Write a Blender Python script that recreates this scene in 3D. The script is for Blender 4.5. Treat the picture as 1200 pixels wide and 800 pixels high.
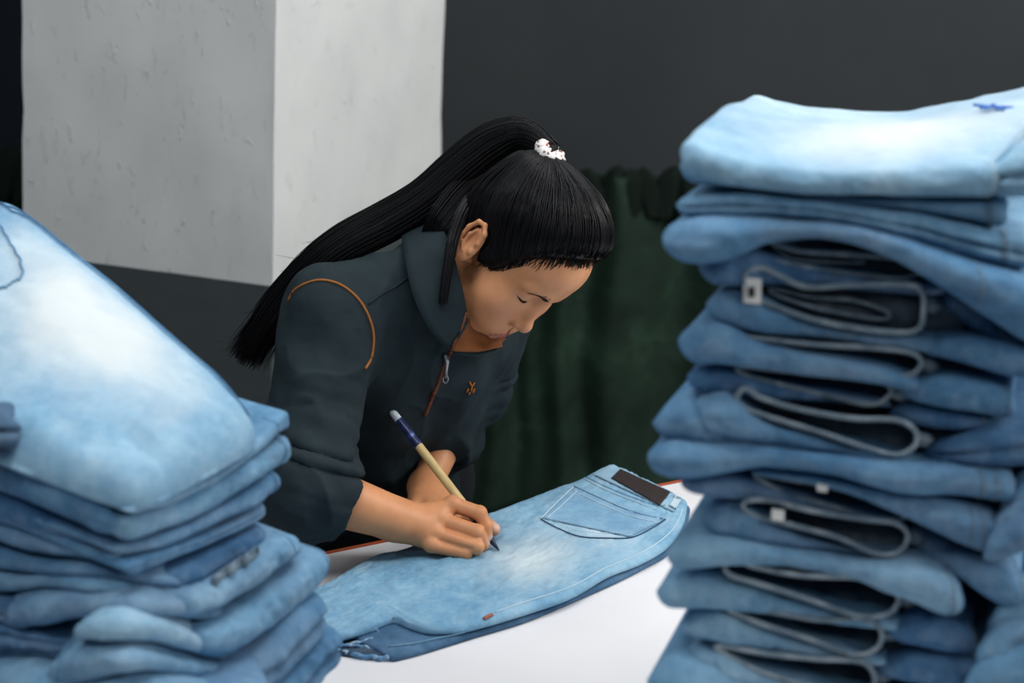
import bpy, bmesh, math, random
import numpy as np
from mathutils import Vector, Matrix
from mathutils.bvhtree import BVHTree

for o in list(bpy.data.objects):
    bpy.data.objects.remove(o)
scene = bpy.context.scene
C = scene.collection
rnd = random.Random(7)

# ------------------------------------------------------------------ camera
FPX = 2000.0                       # focal length in pixels of a 1200 px wide frame
PITCH, ROLL, SHIFT_Y = math.radians(5.0), 0.026, -0.3125
EYE = np.array((0.0, 0.0, 1.64))
_d = np.array((0, math.cos(PITCH), -math.sin(PITCH)))
_r0 = np.array((1.0, 0, 0)); _u0 = np.array((0, math.sin(PITCH), math.cos(PITCH)))
_r = _r0 * math.cos(ROLL) + _u0 * math.sin(ROLL)
_u = _u0 * math.cos(ROLL) - _r0 * math.sin(ROLL)
cam_data = bpy.data.cameras.new('camera')
cam = bpy.data.objects.new('camera', cam_data); C.objects.link(cam)
m4 = Matrix.Identity(4)
for i in range(3):
    m4[i][0], m4[i][1], m4[i][2], m4[i][3] = _r[i], _u[i], -_d[i], EYE[i]
cam.matrix_world = m4
cam_data.sensor_width = 36.0
cam_data.lens = 36.0 * FPX / 1200.0
cam_data.shift_y = SHIFT_Y
cam_data.clip_start = 0.05
cam_data.dof.use_dof = True
cam_data.dof.focus_distance = 2.10
cam_data.dof.aperture_fstop = 4.2
scene.camera = cam

def ray(px, py):
    return _r * (px - 600) / FPX + _u * (400 + SHIFT_Y * 1200 - py) / FPX + _d
def W(px, py, Y):
    v = ray(px, py)
    return EYE + v * (Y / v[1])
def WZ(px, py, z):
    v = ray(px, py)
    return EYE + v * ((z - EYE[2]) / v[2])

# ------------------------------------------------------------------ light
scene.view_settings.view_transform = 'Standard'
scene.view_settings.look = 'None'
scene.view_settings.exposure = -0.1
scene.view_settings.gamma = 1.0
scene.view_settings.use_curve_mapping = False
world = bpy.data.worlds.new('world'); scene.world = world
world.use_nodes = True
world.node_tree.nodes['Background'].inputs[0].default_value = (0.62, 0.74, 0.85, 1)
world.node_tree.nodes['Background'].inputs[1].default_value = 0.08

def area(name, loc, target, sx, sy, power, col=(1, 1, 1)):
    l = bpy.data.lights.new(name, 'AREA')
    l.shape = 'RECTANGLE'; l.size = sx; l.size_y = sy; l.energy = power; l.color = col
    o = bpy.data.objects.new(name, l); C.objects.link(o)
    o.location = loc
    o.rotation_euler = (Vector(target) - Vector(loc)).to_track_quat('-Z', 'Y').to_euler()
    return o
area('ceiling_lamp_front', (0.0, 1.25, 3.1), (0.0, 1.5, 0), 2.0, 0.5, 29, (0.95, 0.98, 1.0))
area('fill_light_near', (0.1, -0.9, 3.0), (0.0, 1.6, 0.8), 2.2, 0.6, 8, (0.96, 0.98, 1.0))  # added fill above the camera, brightens the stack fronts
area('ceiling_lamp_back', (0.5, 2.7, 3.2), (0.4, 2.5, 0), 1.6, 0.5, 24, (0.97, 0.98, 1.0))
area('ceiling_lamp_side', (2.4, 2.4, 2.5), (-0.4, 3.2, 1.2), 1.6, 0.8, 56, (1.0, 0.98, 0.95))

area('fill_light_left', (-2.0, 0.9, 3.0), (-0.8, 3.1, 1.5), 1.4, 0.6, 22, (0.95, 0.98, 1.0))  # added fill, brightens the left face of the pillar
area('fill_light_side', (1.9, 0.7, 2.1), (0.0, 2.1, 1.1), 1.2, 0.7, 15, (1.0, 0.98, 0.96))  # added fill, brightens the woman's face

# ------------------------------------------------------------------ helpers: noise
_tab = np.random.RandomState(3).rand(64, 64, 64).astype(np.float32)
def vnoise(P):
    P = np.asarray(P, dtype=np.float32)
    i = np.floor(P).astype(np.int64); f = P - i
    f = f * f * (3 - 2 * f)
    i0 = i & 63; i1 = (i + 1) & 63
    x0, y0, z0 = i0[..., 0], i0[..., 1], i0[..., 2]
    x1, y1, z1 = i1[..., 0], i1[..., 1], i1[..., 2]
    fx, fy, fz = f[..., 0], f[..., 1], f[..., 2]
    a = _tab[x0, y0, z0] * (1 - fx) + _tab[x1, y0, z0] * fx
    b = _tab[x0, y1, z0] * (1 - fx) + _tab[x1, y1, z0] * fx
    c = _tab[x0, y0, z1] * (1 - fx) + _tab[x1, y0, z1] * fx
    d = _tab[x0, y1, z1] * (1 - fx) + _tab[x1, y1, z1] * fx
    return ((a * (1 - fy) + b * fy) * (1 - fz) + (c * (1 - fy) + d * fy) * fz) * 2 - 1
def fbm(P, octaves=3):
    s, a, t = 0, 1.0, 0
    P = np.asarray(P, dtype=np.float32)
    for k in range(octaves):
        s = s + a * vnoise(P + 17.3 * k); t += a
        a *= 0.5; P = P * 2.03
    return s / t

# ------------------------------------------------------------------ helpers: objects
def link_mesh(name, V, F, mat=None, parent=None, smooth=True, attrs=None):
    V = np.asarray(V, dtype=np.float64)
    if parent is not None:
        p = parent
        while p is not None:
            V = V - np.array(p.location); p = p.parent
    me = bpy.data.meshes.new(name)
    me.from_pydata([], [], []) if len(V) == 0 else None
    F = F if isinstance(F, list) else [list(map(int, f)) for f in F]
    me.from_pydata(V.tolist(), [], F)
    if attrs:
        for k, a in attrs.items():
            at = me.attributes.new(k, 'FLOAT', 'POINT')
            at.data.foreach_set('value', np.asarray(a, dtype=np.float32))
    if smooth:
        me.polygons.foreach_set('use_smooth', np.ones(len(me.polygons), dtype=bool))
    me.update()
    o = bpy.data.objects.new(name, me); C.objects.link(o)
    if mat is not None:
        me.materials.append(mat)
    if parent is not None:
        o.parent = parent
    return o

def thing(name, label, cat, loc, group=None):
    o = bpy.data.objects.new(name, None); C.objects.link(o)
    o.location = [float(v) for v in loc]; o.empty_display_size = 0.05
    o['label'] = label; o['category'] = cat
    if group: o['group'] = group
    return o

def grid_faces(n, m, close_m=False, close_n=False):
    F = []
    for i in range(n if close_n else n - 1):
        for j in range(m if close_m else m - 1):
            a = i * m + j; b = i * m + (j + 1) % m
            i2 = (i + 1) % n
            F.append([a, b, i2 * m + (j + 1) % m, i2 * m + j])
    return F

def box(name, c, size, mat, parent=None, rot=0, bevel=0.003, kind=None):
    bm = bmesh.new()
    bmesh.ops.create_cube(bm, size=1.0)
    for v in bm.verts:
        v.co = Vector((v.co.x * size[0], v.co.y * size[1], v.co.z * size[2]))
    if bevel:
        bmesh.ops.bevel(bm, geom=bm.edges[:], offset=bevel, segments=2, affect='EDGES', profile=0.6)
    V = np.array([v.co[:] for v in bm.verts]); F = [[v.index for v in f.verts] for f in bm.faces]
    bm.free()
    ca, sa = math.cos(rot), math.sin(rot)
    V = np.stack([V[:, 0] * ca - V[:, 1] * sa, V[:, 0] * sa + V[:, 1] * ca, V[:, 2]], 1) + np.array(c)
    o = link_mesh(name, V, F, mat, parent, smooth=False)
    if kind: o['kind'] = kind
    return o

def spline(pts, n, closed=False):
    """Catmull-Rom through the points, n samples spaced by arc length."""
    P = np.asarray(pts, dtype=np.float64)
    k = len(P)
    if closed:
        idx = lambda i: P[i % k]
        segs = k
    else:
        idx = lambda i: P[min(max(i, 0), k - 1)]
        segs = k - 1
    out = []
    for s in range(segs):
        p0, p1, p2, p3 = idx(s - 1), idx(s), idx(s + 1), idx(s + 2)
        for t in np.linspace(0, 1, 24, endpoint=False):
            out.append(0.5 * (2 * p1 + (p2 - p0) * t + (2 * p0 - 5 * p1 + 4 * p2 - p3) * t * t + (3 * p1 - p0 - 3 * p2 + p3) * t ** 3))
    out.append(P[0] if closed else P[-1])
    out = np.array(out)
    L = np.concatenate([[0], np.cumsum(np.linalg.norm(np.diff(out, axis=0), axis=1))])
    t = np.linspace(0, L[-1], n + 1)[:-1] if closed else np.linspace(0, L[-1], n)
    return np.stack([np.interp(t, L, out[:, j]) for j in range(P.shape[1])], 1)

def tube_arrays(lines, radii, sides=4, base=0):
    """Tapered tubes along polylines (all with the same number of points), as one vertex and face list."""
    A = np.asarray(lines, dtype=np.float64)            # S,N,3
    S, N, _ = A.shape
    R = np.broadcast_to(np.asarray(radii, dtype=np.float64), (S, N))
    T = np.gradient(A, axis=1); T /= np.linalg.norm(T, axis=2, keepdims=True) + 1e-12
    ref = np.where(np.abs(T[..., 2:3]) > 0.85, np.array((1.0, 0, 0)), np.array((0, 0, 1.0)))
    B = np.cross(T, ref); B /= np.linalg.norm(B, axis=2, keepdims=True) + 1e-12
    Nn = np.cross(B, T)
    ang = np.linspace(0, 2 * math.pi, sides, endpoint=False)
    V = A[:, :, None, :] + R[:, :, None, None] * (np.cos(ang)[None, None, :, None] * B[:, :, None, :] + np.sin(ang)[None, None, :, None] * Nn[:, :, None, :])
    V = V.reshape(-1, 3)
    i = np.arange(N - 1)[:, None]; j = np.arange(sides)[None, :]
    q = np.stack([i * sides + j, i * sides + (j + 1) % sides, (i + 1) * sides + (j + 1) % sides, (i + 1) * sides + j], -1).reshape(-1, 4)
    F = (q[None] + (np.arange(S) * N * sides)[:, None, None]).reshape(-1, 4) + base
    caps = []
    if sides > 2:
        for s in range(S):
            b0 = s * N * sides + base
            caps.append(list(range(b0, b0 + sides))[::-1]); e0 = b0 + (N - 1) * sides
            caps.append(list(range(e0, e0 + sides)))
    return V, F.tolist() + caps
def tubes(name, lines, radii, mat, parent=None, sides=4):
    V, F = tube_arrays(lines, radii, sides)
    return link_mesh(name, V, F, mat, parent)

# ------------------------------------------------------------------ helpers: signed distance fields
class Field:
    def __init__(self, lo, hi, h):
        self.lo = np.array(lo, dtype=np.float64); self.h = h
        self.n = np.ceil((np.array(hi) - self.lo) / h).astype(int) + 1
        self.d = np.full(self.n, 0.25, dtype=np.float32)
    def block(self, lo, hi):
        a = np.clip(np.floor((np.array(lo) - self.lo) / self.h).astype(int), 0, self.n)
        b = np.clip(np.ceil((np.array(hi) - self.lo) / self.h).astype(int) + 1, 0, self.n)
        ax = [(self.lo[i] + self.h * np.arange(a[i], b[i])).astype(np.float32) for i in range(3)]
        if min(len(x) for x in ax) == 0: return None, None
        P = np.stack(np.meshgrid(*ax, indexing='ij'), -1)
        return (slice(a[0], b[0]), slice(a[1], b[1]), slice(a[2], b[2])), P
    def op(self, f, lo, hi, k=0.01, mode='add'):
        s, P = self.block(np.array(lo) - 0.012 - 1.5 * k, np.array(hi) + 0.012 + 1.5 * k)
        if s is None: return
        a = self.d[s]; b = f(P)
        if mode == 'add':
            h = np.clip(0.5 + 0.5 * (b - a) / k, 0, 1)
            self.d[s] = b * (1 - h) + a * h - k * h * (1 - h)
        elif mode == 'sub':
            b = -b
            h = np.clip(0.5 - 0.5 * (b - a) / k, 0, 1)
            self.d[s] = b * (1 - h) + a * h + k * h * (1 - h)
        elif mode == 'and':
            self.d[s] = np.maximum(a, b)
        elif mode == 'disp':
            self.d[s] = a + b
    def ell(self, c, r, k=0.01, M=None, mode='add'):
        c = np.asarray(c, dtype=np.float32); r = np.asarray(r, dtype=np.float32)
        R = r.max()
        ext = r if M is None else np.array([R, R, R])
        def f(P):
            q = P - c
            if M is not None: q = q @ np.asarray(M, dtype=np.float32)      # columns of M: local axes
            k0 = np.linalg.norm(q / r, axis=-1); k1 = np.linalg.norm(q / (r * r), axis=-1)
            return k0 * (k0 - 1) / (k1 + 1e-9)
        self.op(f, c - ext, c + ext, k, mode)
    def cone(self, a, b, ra, rb, k=0.01, mode='add'):
        a = np.asarray(a, dtype=np.float32); b = np.asarray(b, dtype=np.float32)
        R = max(ra, rb)
        self.op(lambda P: cone_d(P, a, b, ra, rb), np.minimum(a, b) - R, np.maximum(a, b) + R, k, mode)
    def chain(self, pts, rs, k=0.01, mode='add'):
        for i in range(len(pts) - 1):
            self.cone(pts[i], pts[i + 1], rs[i], rs[i + 1], k, mode)
    def mesh(self):
        return surface_nets(self.d, self.h, self.lo)
def cone_d(P, a, b, ra, rb):
    a = np.asarray(a, dtype=np.float32); b = np.asarray(b, dtype=np.float32)
    ab = b - a
    t = np.clip(((P - a) @ ab) / (ab @ ab), 0, 1)
    return np.linalg.norm(P - a - t[..., None] * ab, axis=-1) - (ra + (rb - ra) * t)

def surface_nets(d, h, lo):
    s = d < 0
    n = np.array(d.shape)
    c = n - 1
    cnt = np.zeros(c, dtype=np.int8)
    sl = lambda o: tuple(slice(o[i], o[i] + c[i]) for i in range(3))
    corners = [(i, j, k) for i in (0, 1) for j in (0, 1) for k in (0, 1)]
    for o in corners: cnt += s[sl(o)]
    act = (cnt > 0) & (cnt < 8)
    idx = np.argwhere(act)
    pos = np.zeros((len(idx), 3)); num = np.zeros(len(idx))
    dv = {o: d[idx[:, 0] + o[0], idx[:, 1] + o[1], idx[:, 2] + o[2]].astype(np.float64) for o in corners}
    for o in corners:
        for ax in range(3):
            if o[ax] == 0:
                p = list(o); p[ax] = 1; p = tuple(p)
                a, b = dv[o], dv[p]
                m = (a < 0) != (b < 0)
                t = np.where(m, a / np.where(m, a - b, 1), 0)
                q = np.array(o, dtype=np.float64)[None].repeat(len(idx), 0); q[:, ax] = t
                pos[m] += q[m]; num += m
    V = lo + h * (idx + pos / num[:, None])
    vid = np.full(c, -1, dtype=np.int64); vid[act] = np.arange(len(idx))
    F = []
    for ax in range(3):
        b, e = [(1, 2), (2, 0), (0, 1)][ax]
        a0 = [slice(1, c[i]) for i in range(3)]; a0[ax] = slice(0, n[ax] - 1)
        a1 = list(a0); a1[ax] = slice(1, n[ax])
        s0 = s[tuple(a0)]; s1 = s[tuple(a1)]
        w = np.argwhere(s0 != s1)
        if len(w) == 0: continue
        off = np.ones(3, dtype=int); off[ax] = 0
        g = w + off
        flip = s0[tuple(w.T)]
        gb = g.copy(); gb[:, b] -= 1
        ge = g.copy(); ge[:, e] -= 1
        gbe = gb.copy(); gbe[:, e] -= 1
        q = np.stack([vid[tuple(g.T)], vid[tuple(gb.T)], vid[tuple(gbe.T)], vid[tuple(ge.T)]], 1)
        q[~flip] = q[~flip][:, ::-1]
        F.append(q)
    return V, np.concatenate(F).tolist()

# ------------------------------------------------------------------ materials
def new_mat(name, col=(0.5, 0.5, 0.5), rough=0.6, spec=0.3, metal=0.0):
    m = bpy.data.materials.new(name); m.use_nodes = True
    b = m.node_tree.nodes['Principled BSDF']
    b.inputs['Base Color'].default_value = (*col, 1)
    b.inputs['Roughness'].default_value = rough
    b.inputs['Specular IOR Level'].default_value = spec
    b.inputs['Metallic'].default_value = metal
    return m
class NT:
    def __init__(self, m):
        self.t = m.node_tree; self.n = m.node_tree.nodes; self.b = self.n['Principled BSDF']
    def add(self, typ, **kw):
        x = self.n.new(typ)
        for k, v in kw.items(): setattr(x, k, v)
        return x
    def l(self, a, b): self.t.links.new(a, b)
    def coord(self): return self.add('ShaderNodeTexCoord').outputs['Object']
    def noise(self, scale, detail=4, rough=0.6, vec=None, dist=0.0):
        x = self.add('ShaderNodeTexNoise')
        x.inputs['Scale'].default_value = scale; x.inputs['Detail'].default_value = detail
        x.inputs['Roughness'].default_value = rough; x.inputs['Distortion'].default_value = dist
        if vec is not None: self.l(vec, x.inputs['Vector'])
        return x.outputs['Fac']
    def math(self, op, a, b=None, c=None):
        x = self.add('ShaderNodeMath', operation=op)
        for i, v in enumerate((a, b, c)):
            if v is None: continue
            if isinstance(v, (int, float)): x.inputs[i].default_value = v
            else: self.l(v, x.inputs[i])
        return x.outputs[0]
    def ramp(self, fac, stops):
        x = self.add('ShaderNodeValToRGB')
        e = x.color_ramp.elements
        while len(e) < len(stops): e.new(0.5)
        for i, (p, c) in enumerate(stops):
            e[i].position = p; e[i].color = (*c, 1)
        self.l(fac, x.inputs[0]); return x.outputs[0]
    def mix(self, fac, a, b):
        x = self.add('ShaderNodeMix', data_type='RGBA')
        for s, v in ((0, fac), (6, a), (7, b)):
            if isinstance(v, (int, float)): x.inputs[s].default_value = v
            elif isinstance(v, tuple): x.inputs[s].default_value = (*v, 1)
            else: self.l(v, x.inputs[s])
        return x.outputs[2]
    def bump(self, h, strength=0.3, dist=0.002):
        x = self.add('ShaderNodeBump')
        x.inputs['Strength'].default_value = strength; x.inputs['Distance'].default_value = dist
        self.l(h, x.inputs['Height']); self.l(x.outputs[0], self.b.inputs['Normal'])
    def color(self, c): self.l(c, self.b.inputs['Base Color'])
    def attr(self, name):
        x = self.add('ShaderNodeAttribute', attribute_name=name); return x.outputs['Fac']

def denim(name, dark, mid, light, pale=(0.72, 0.80, 0.84), fine=1.0, bump=0.35):
    m = new_mat(name, mid, 0.85, 0.12); n = NT(m)
    v = n.coord()
    big = n.noise(11, 5, 0.65, v, 0.3)
    med = n.noise(70, 4, 0.6, v, 0.5)
    mp = n.add('ShaderNodeMapping'); mp.inputs['Scale'].default_value = (900, 900, 260); mp.inputs['Rotation'].default_value = (0.3, 0.5, 0.7)
    n.l(v, mp.inputs['Vector'])
    twill = n.noise(1.0, 2, 0.5, mp.outputs[0])
    f = n.math('ADD', n.math('MULTIPLY', big, 0.62), n.math('ADD', n.math('MULTIPLY', med, 0.26), n.math('MULTIPLY', twill, 0.16 * fine)))
    col = n.ramp(f, [(0.36, dark), (0.52, mid), (0.68, light)])
    fd = n.math('MULTIPLY', n.attr('fade'), n.math('ADD', 0.55, n.math('MULTIPLY', f, 0.8)))
    x = n.add('ShaderNodeClamp'); n.l(fd, x.inputs[0])
    n.color(n.mix(x.outputs[0], col, pale))
    n.bump(n.math('ADD', n.math('MULTIPLY', med, 0.7), n.math('MULTIPLY', twill, 0.3)), bump, 0.003)
    return m

DEN = [denim('denim_mid', (.052, .140, .258), (.103, .235, .398), (.195, .36, .535)),
       denim('denim_sky', (.083, .200, .330), (.155, .320, .490), (.265, .46, .615)),
       denim('denim_deep', (.030, .088, .185), (.066, .162, .308), (.128, .26, .425)),
       denim('denim_grey', (.075, .165, .29), (.14, .275, .43), (.24, .40, .55))]
DEN_PALE = denim('denim_pale', (.15, .31, .47), (.25, .44, .60), (.40, .58, .70), pale=(.64, .69, .70))
DEN_TABLE = denim('denim_washed', (.10, .235, .375), (.175, .345, .49), (.275, .45, .58), pale=(.56, .66, .70), fine=1.4, bump=0.6)
DEN_DARK = denim('denim_dark', (.03, .075, .14), (.06, .13, .225), (.11, .20, .31))  # darker denim for the under leg, a hem rim and the waist roll
HEM = denim('denim_hem_edge', (.10, .15, .20), (.19, .26, .32), (.32, .40, .46), bump=0.5)
HEM_SHADE = denim('denim_inside_shade', (.02, .035, .06), (.04, .065, .10), (.075, .11, .16))  # leg insides, coloured dark for the shade within the openings
STITCH = new_mat('stitch_thread', (.45, .58, .66), 0.8)
STITCH_D = new_mat('dark_stitch_thread', (.03, .07, .14), 0.9)  # dark thread on the pocket and yoke seams
DEN_POCKET = denim('denim_pocket', (.085, .205, .345), (.15, .305, .455), (.245, .41, .545), pale=(.56, .66, .70), fine=1.4, bump=0.6)
LEATHER = new_mat('leather_patch', (.030, .022, .021), 0.55)
_n = NT(LEATHER); _n.bump(_n.noise(300, 3, .6, _n.coord()), 0.3, 0.001)
WHITE_TAG = new_mat('white_tag', (.82, .83, .82), 0.7)
INK = new_mat('black_ink', (.02, .025, .03), 0.7)
BLUE_THREAD = new_mat('blue_embroidery', (.05, .16, .50), 0.7)
RUST_THREAD = new_mat('rust_thread', (.30, .10, .06), 0.7)

# ------------------------------------------------------------------ the setting
WALL = new_mat('grey_wall_paint', (.040, .047, .052), 0.9, 0.2)
_n = NT(WALL); _v = _n.coord()
_n.color(_n.ramp(_n.noise(1.6, 5, .6, _v), [(0.3, (.042, .049, .053)), (0.7, (.055, .063, .067))])); _n.bump(_n.noise(60, 3, .6, _v), .15, .003)
WALL_D = new_mat('navy_wall_paint', (.010, .014, .021), 0.9, 0.2)
FLOOR = new_mat('concrete_floor', (.16, .17, .17), 0.6)
_n = NT(FLOOR); _v = _n.coord()
_n.color(_n.ramp(_n.noise(3, 6, .65, _v), [(0.3, (.11, .12, .12)), (0.7, (.20, .21, .21))])); _n.bump(_n.noise(40, 4, .6, _v), .15, .003)

box('floor', (0, 2.2, -0.03), (7, 7, 0.06), FLOOR, kind='structure', bevel=0)
box('wall_back', (0, 4.82, 1.6), (7, 0.12, 3.2), WALL, kind='structure', bevel=0)

box('wall_left', (-2.2, 4.72, 1.6), (1.9, 0.06, 3.2), WALL_D, kind='structure', bevel=0)
PLASTER = new_mat('white_plaster', (.60, .61, .60), 0.55, 0.35)
_n = NT(PLASTER); _v = _n.coord()
_mp = _n.add('ShaderNodeMapping'); _mp.inputs['Scale'].default_value = (2.4, 2.4, .8); _mp.inputs['Rotation'].default_value = (0.25, 0.3, 0); _n.l(_v, _mp.inputs['Vector'])
_s = _n.noise(26, 5, .55, _mp.outputs[0], 1.1)
_ridge = _n.ramp(_s, [(0.61, (0, 0, 0)), (0.70, (1, 1, 1))])
_n.color(_n.ramp(_n.noise(5, 5, .6, _v), [(0.3, (.62, .635, .63)), (0.7, (.70, .71, .70))]))
_n.bump(_n.math('ADD', _ridge, _n.math('MULTIPLY', _n.noise(8, 3, .5, _v), .6)), .42, .006)
PAINT_LOW = new_mat('dark_grey_dado_paint', (.055, .066, .070), 0.6, 0.35)
_n = NT(PAINT_LOW); _v = _n.coord(); _n.bump(_n.noise(14, 5, .6, _v, .6), .4, .006)

# pillar: white plaster above, grey dado paint below
c0 = W(319, 335, 3.0)
zp = float(c0[2]); th = math.radians(22)
dl = np.array((-math.cos(th), math.sin(th))); dr = np.array((math.sin(th), math.cos(th)))
Lw, Rw = 0.545, 0.72
cnr = c0[:2]
quad = [cnr, cnr + dr * Rw, cnr + dr * Rw + dl * Lw, cnr + dl * Lw]
def prism(name, q, z0, z1, mat, n=1, jit=0):
    bm = bmesh.new()
    lo = [bm.verts.new((p[0], p[1], z0)) for p in q]; hi = [bm.verts.new((p[0], p[1], z1)) for p in q]
    for i in range(4):
        bm.faces.new((lo[i], lo[(i + 1) % 4], hi[(i + 1) % 4], hi[i]))
    if n > 1:
        bmesh.ops.subdivide_edges(bm, edges=bm.edges[:], cuts=n, use_grid_fill=True)
    bm.normal_update()
    V = np.array([v.co[:] for v in bm.verts]); N = np.array([v.normal[:] for v in bm.verts])
    if jit: V = V + N * (fbm(V * 7, 3) * jit)[:, None] * np.array((1, 1, 0))
    F = [[v.index for v in f.verts] for f in bm.faces]; bm.free()
    o = link_mesh(name, V, F, mat); o['kind'] = 'structure'
    o.data.set_sharp_from_angle(angle=math.radians(45))
    return o
prism('pillar', quad, zp, 3.15, PLASTER, 40, .006)
prism('pillar_dado', quad, 0, zp, PAINT_LOW, 30, .004)

# dark green curtain hung along a low rail behind the pillar
CURT = new_mat('dark_green_canvas', (.012, .026, .018), 0.75, 0.25)
_n = NT(CURT); _v = _n.coord()
_n.color(_n.ramp(_n.noise(6, 5, .65, _v, .4), [(0.34, (.007, .017, .011)), (0.54, (.013, .033, .021)), (0.72, (.030, .066, .044))]))
_n.bump(_n.noise(90, 4, .6, _v), .25, .004)
CURT_TOP = new_mat('black_green_canvas', (.0060, .0120, .0085), 0.85, 0.15)
YC = 4.25
ctop = float(W(700, 205, YC)[2])
cu = thing('curtain', 'dark green canvas curtain with gathered scalloped top behind the woman', 'curtain', (0, YC, 0))
def curtain_off(x):
    return (.022 * np.sin(x * 31 + 1.3 * np.sin(x * 4.1)) + .018 * np.sin(x * 13.7 + 2 * np.sin(x * 2.3)) + .012 * np.sin(x * 55 + 3 * np.sin(x * 6)))
xs = np.linspace(-2.4, 1.9, 520); zs = np.concatenate([np.linspace(0.01, ctop - .02, 46), [ctop]])
V = []
for z in zs:
    amp = 0.6 + 0.6 * z / ctop
    xx = xs + .012 * np.sin(z * 9 + xs * 5)
    V.append(np.stack([xx, YC + amp * curtain_off(xs) + .006 * fbm(np.stack([xs * 9, xs * 0 + z * 6, xs * 0], -1), 2), np.full_like(xs, z)], 1))
V = np.concatenate(V)
o = link_mesh('drape', V, grid_faces(len(zs), len(xs)), CURT, cu)
md = o.modifiers.new('thickness', 'SOLIDIFY'); md.thickness = .003
# gathered tufts along the top edge
x = -2.35; tl = 0
while x < 1.85:
    w = rnd.uniform(.050, .080); hgt = rnd.uniform(.050, .095)
    u = np.linspace(0, 1, 16); v = np.linspace(0, 2 * math.pi, 18, endpoint=False)
    ring = []
    for uu in u:
        r = w * .5 * (0.70 + .30 * math.sin(math.pi * .75 * uu)) * (1 if uu < .7 else math.sqrt(max(0.04, 1 - ((uu - .7) / .3) ** 2)))
        ang = v
        rr = r * (1 + .16 * np.cos(3 * ang + x * 40 + uu * 2))
        ring.append(np.stack([x + w / 2 + rr * np.cos(ang) + .030 * (uu - .4) * math.sin(x * 90), YC - .012 + .55 * rr * np.sin(ang), np.full_like(ang, ctop - .10 + (hgt * .8 + .07) * uu)], 1))
    V = np.concatenate(ring)
    F = grid_faces(len(u), len(v), close_m=True) + [list(range((len(u) - 1) * len(v), len(u) * len(v)))]
    link_mesh('gathered_tuft', V, F, CURT_TOP, cu)
    x += w * .80
rail = tubes('rail', [[(-2.4, YC + .05, ctop - .03), (1.9, YC + .05, ctop - .03)]], .012, CURT_TOP, cu, 8)
for px_ in (-2.38, -.1, 1.88):
    tubes('post', [[(px_, YC + .05, 0), (px_, YC + .05, ctop - .02)]], .014, CURT_TOP, cu, 8)

# ------------------------------------------------------------------ the table
ZT = 0.80
TABLE = new_mat('white_table_laminate', (.74, .72, .76), 0.45, 0.35)
_n = NT(TABLE); _v = _n.coord()
_n.color(_n.ramp(_n.noise(4, 4, .6, _v), [(.3, (.71, .70, .715)), (.7, (.765, .755, .77))]))
EDGE = new_mat('red_edge_band', (.38, .075, .03), 0.5)
STEEL = new_mat('steel_leg', (.35, .36, .37), 0.4, 0.5, 0.8)
p1 = WZ(392, 647, ZT)[:2]; p2 = WZ(800, 564, ZT)[:2]
te = (p2 - p1) / np.linalg.norm(p2 - p1); tn = np.array((te[1], -te[0]))    # tn points towards the camera
ta = math.atan2(te[1], te[0])
tb = thing('work_table', 'white topped work table with a thin red edge band under the jeans', 'table', (*(p1 + te * .2 + tn * .6), 0))
cen = p1 + te * .2 + tn * .65
box('tabletop', (*cen, ZT - .014), (2.3, 1.30, .028), TABLE, tb, ta, .0015)
for s, ln, off in ((1, 2.31, -0.652), (1, 2.31, 0.652)):
    q = cen + tn * off
    box('edge_band', (*q, ZT - .013), (2.31, .004, .030), EDGE, tb, ta, .001)
for a in (-1.05, 1.05):
    for b in (-.58, .58):
        q = cen + te * a + tn * b
        box('leg', (*q, (ZT - .028) / 2), (.045, .045, ZT - .028), STEEL, tb, ta, .004)

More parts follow.
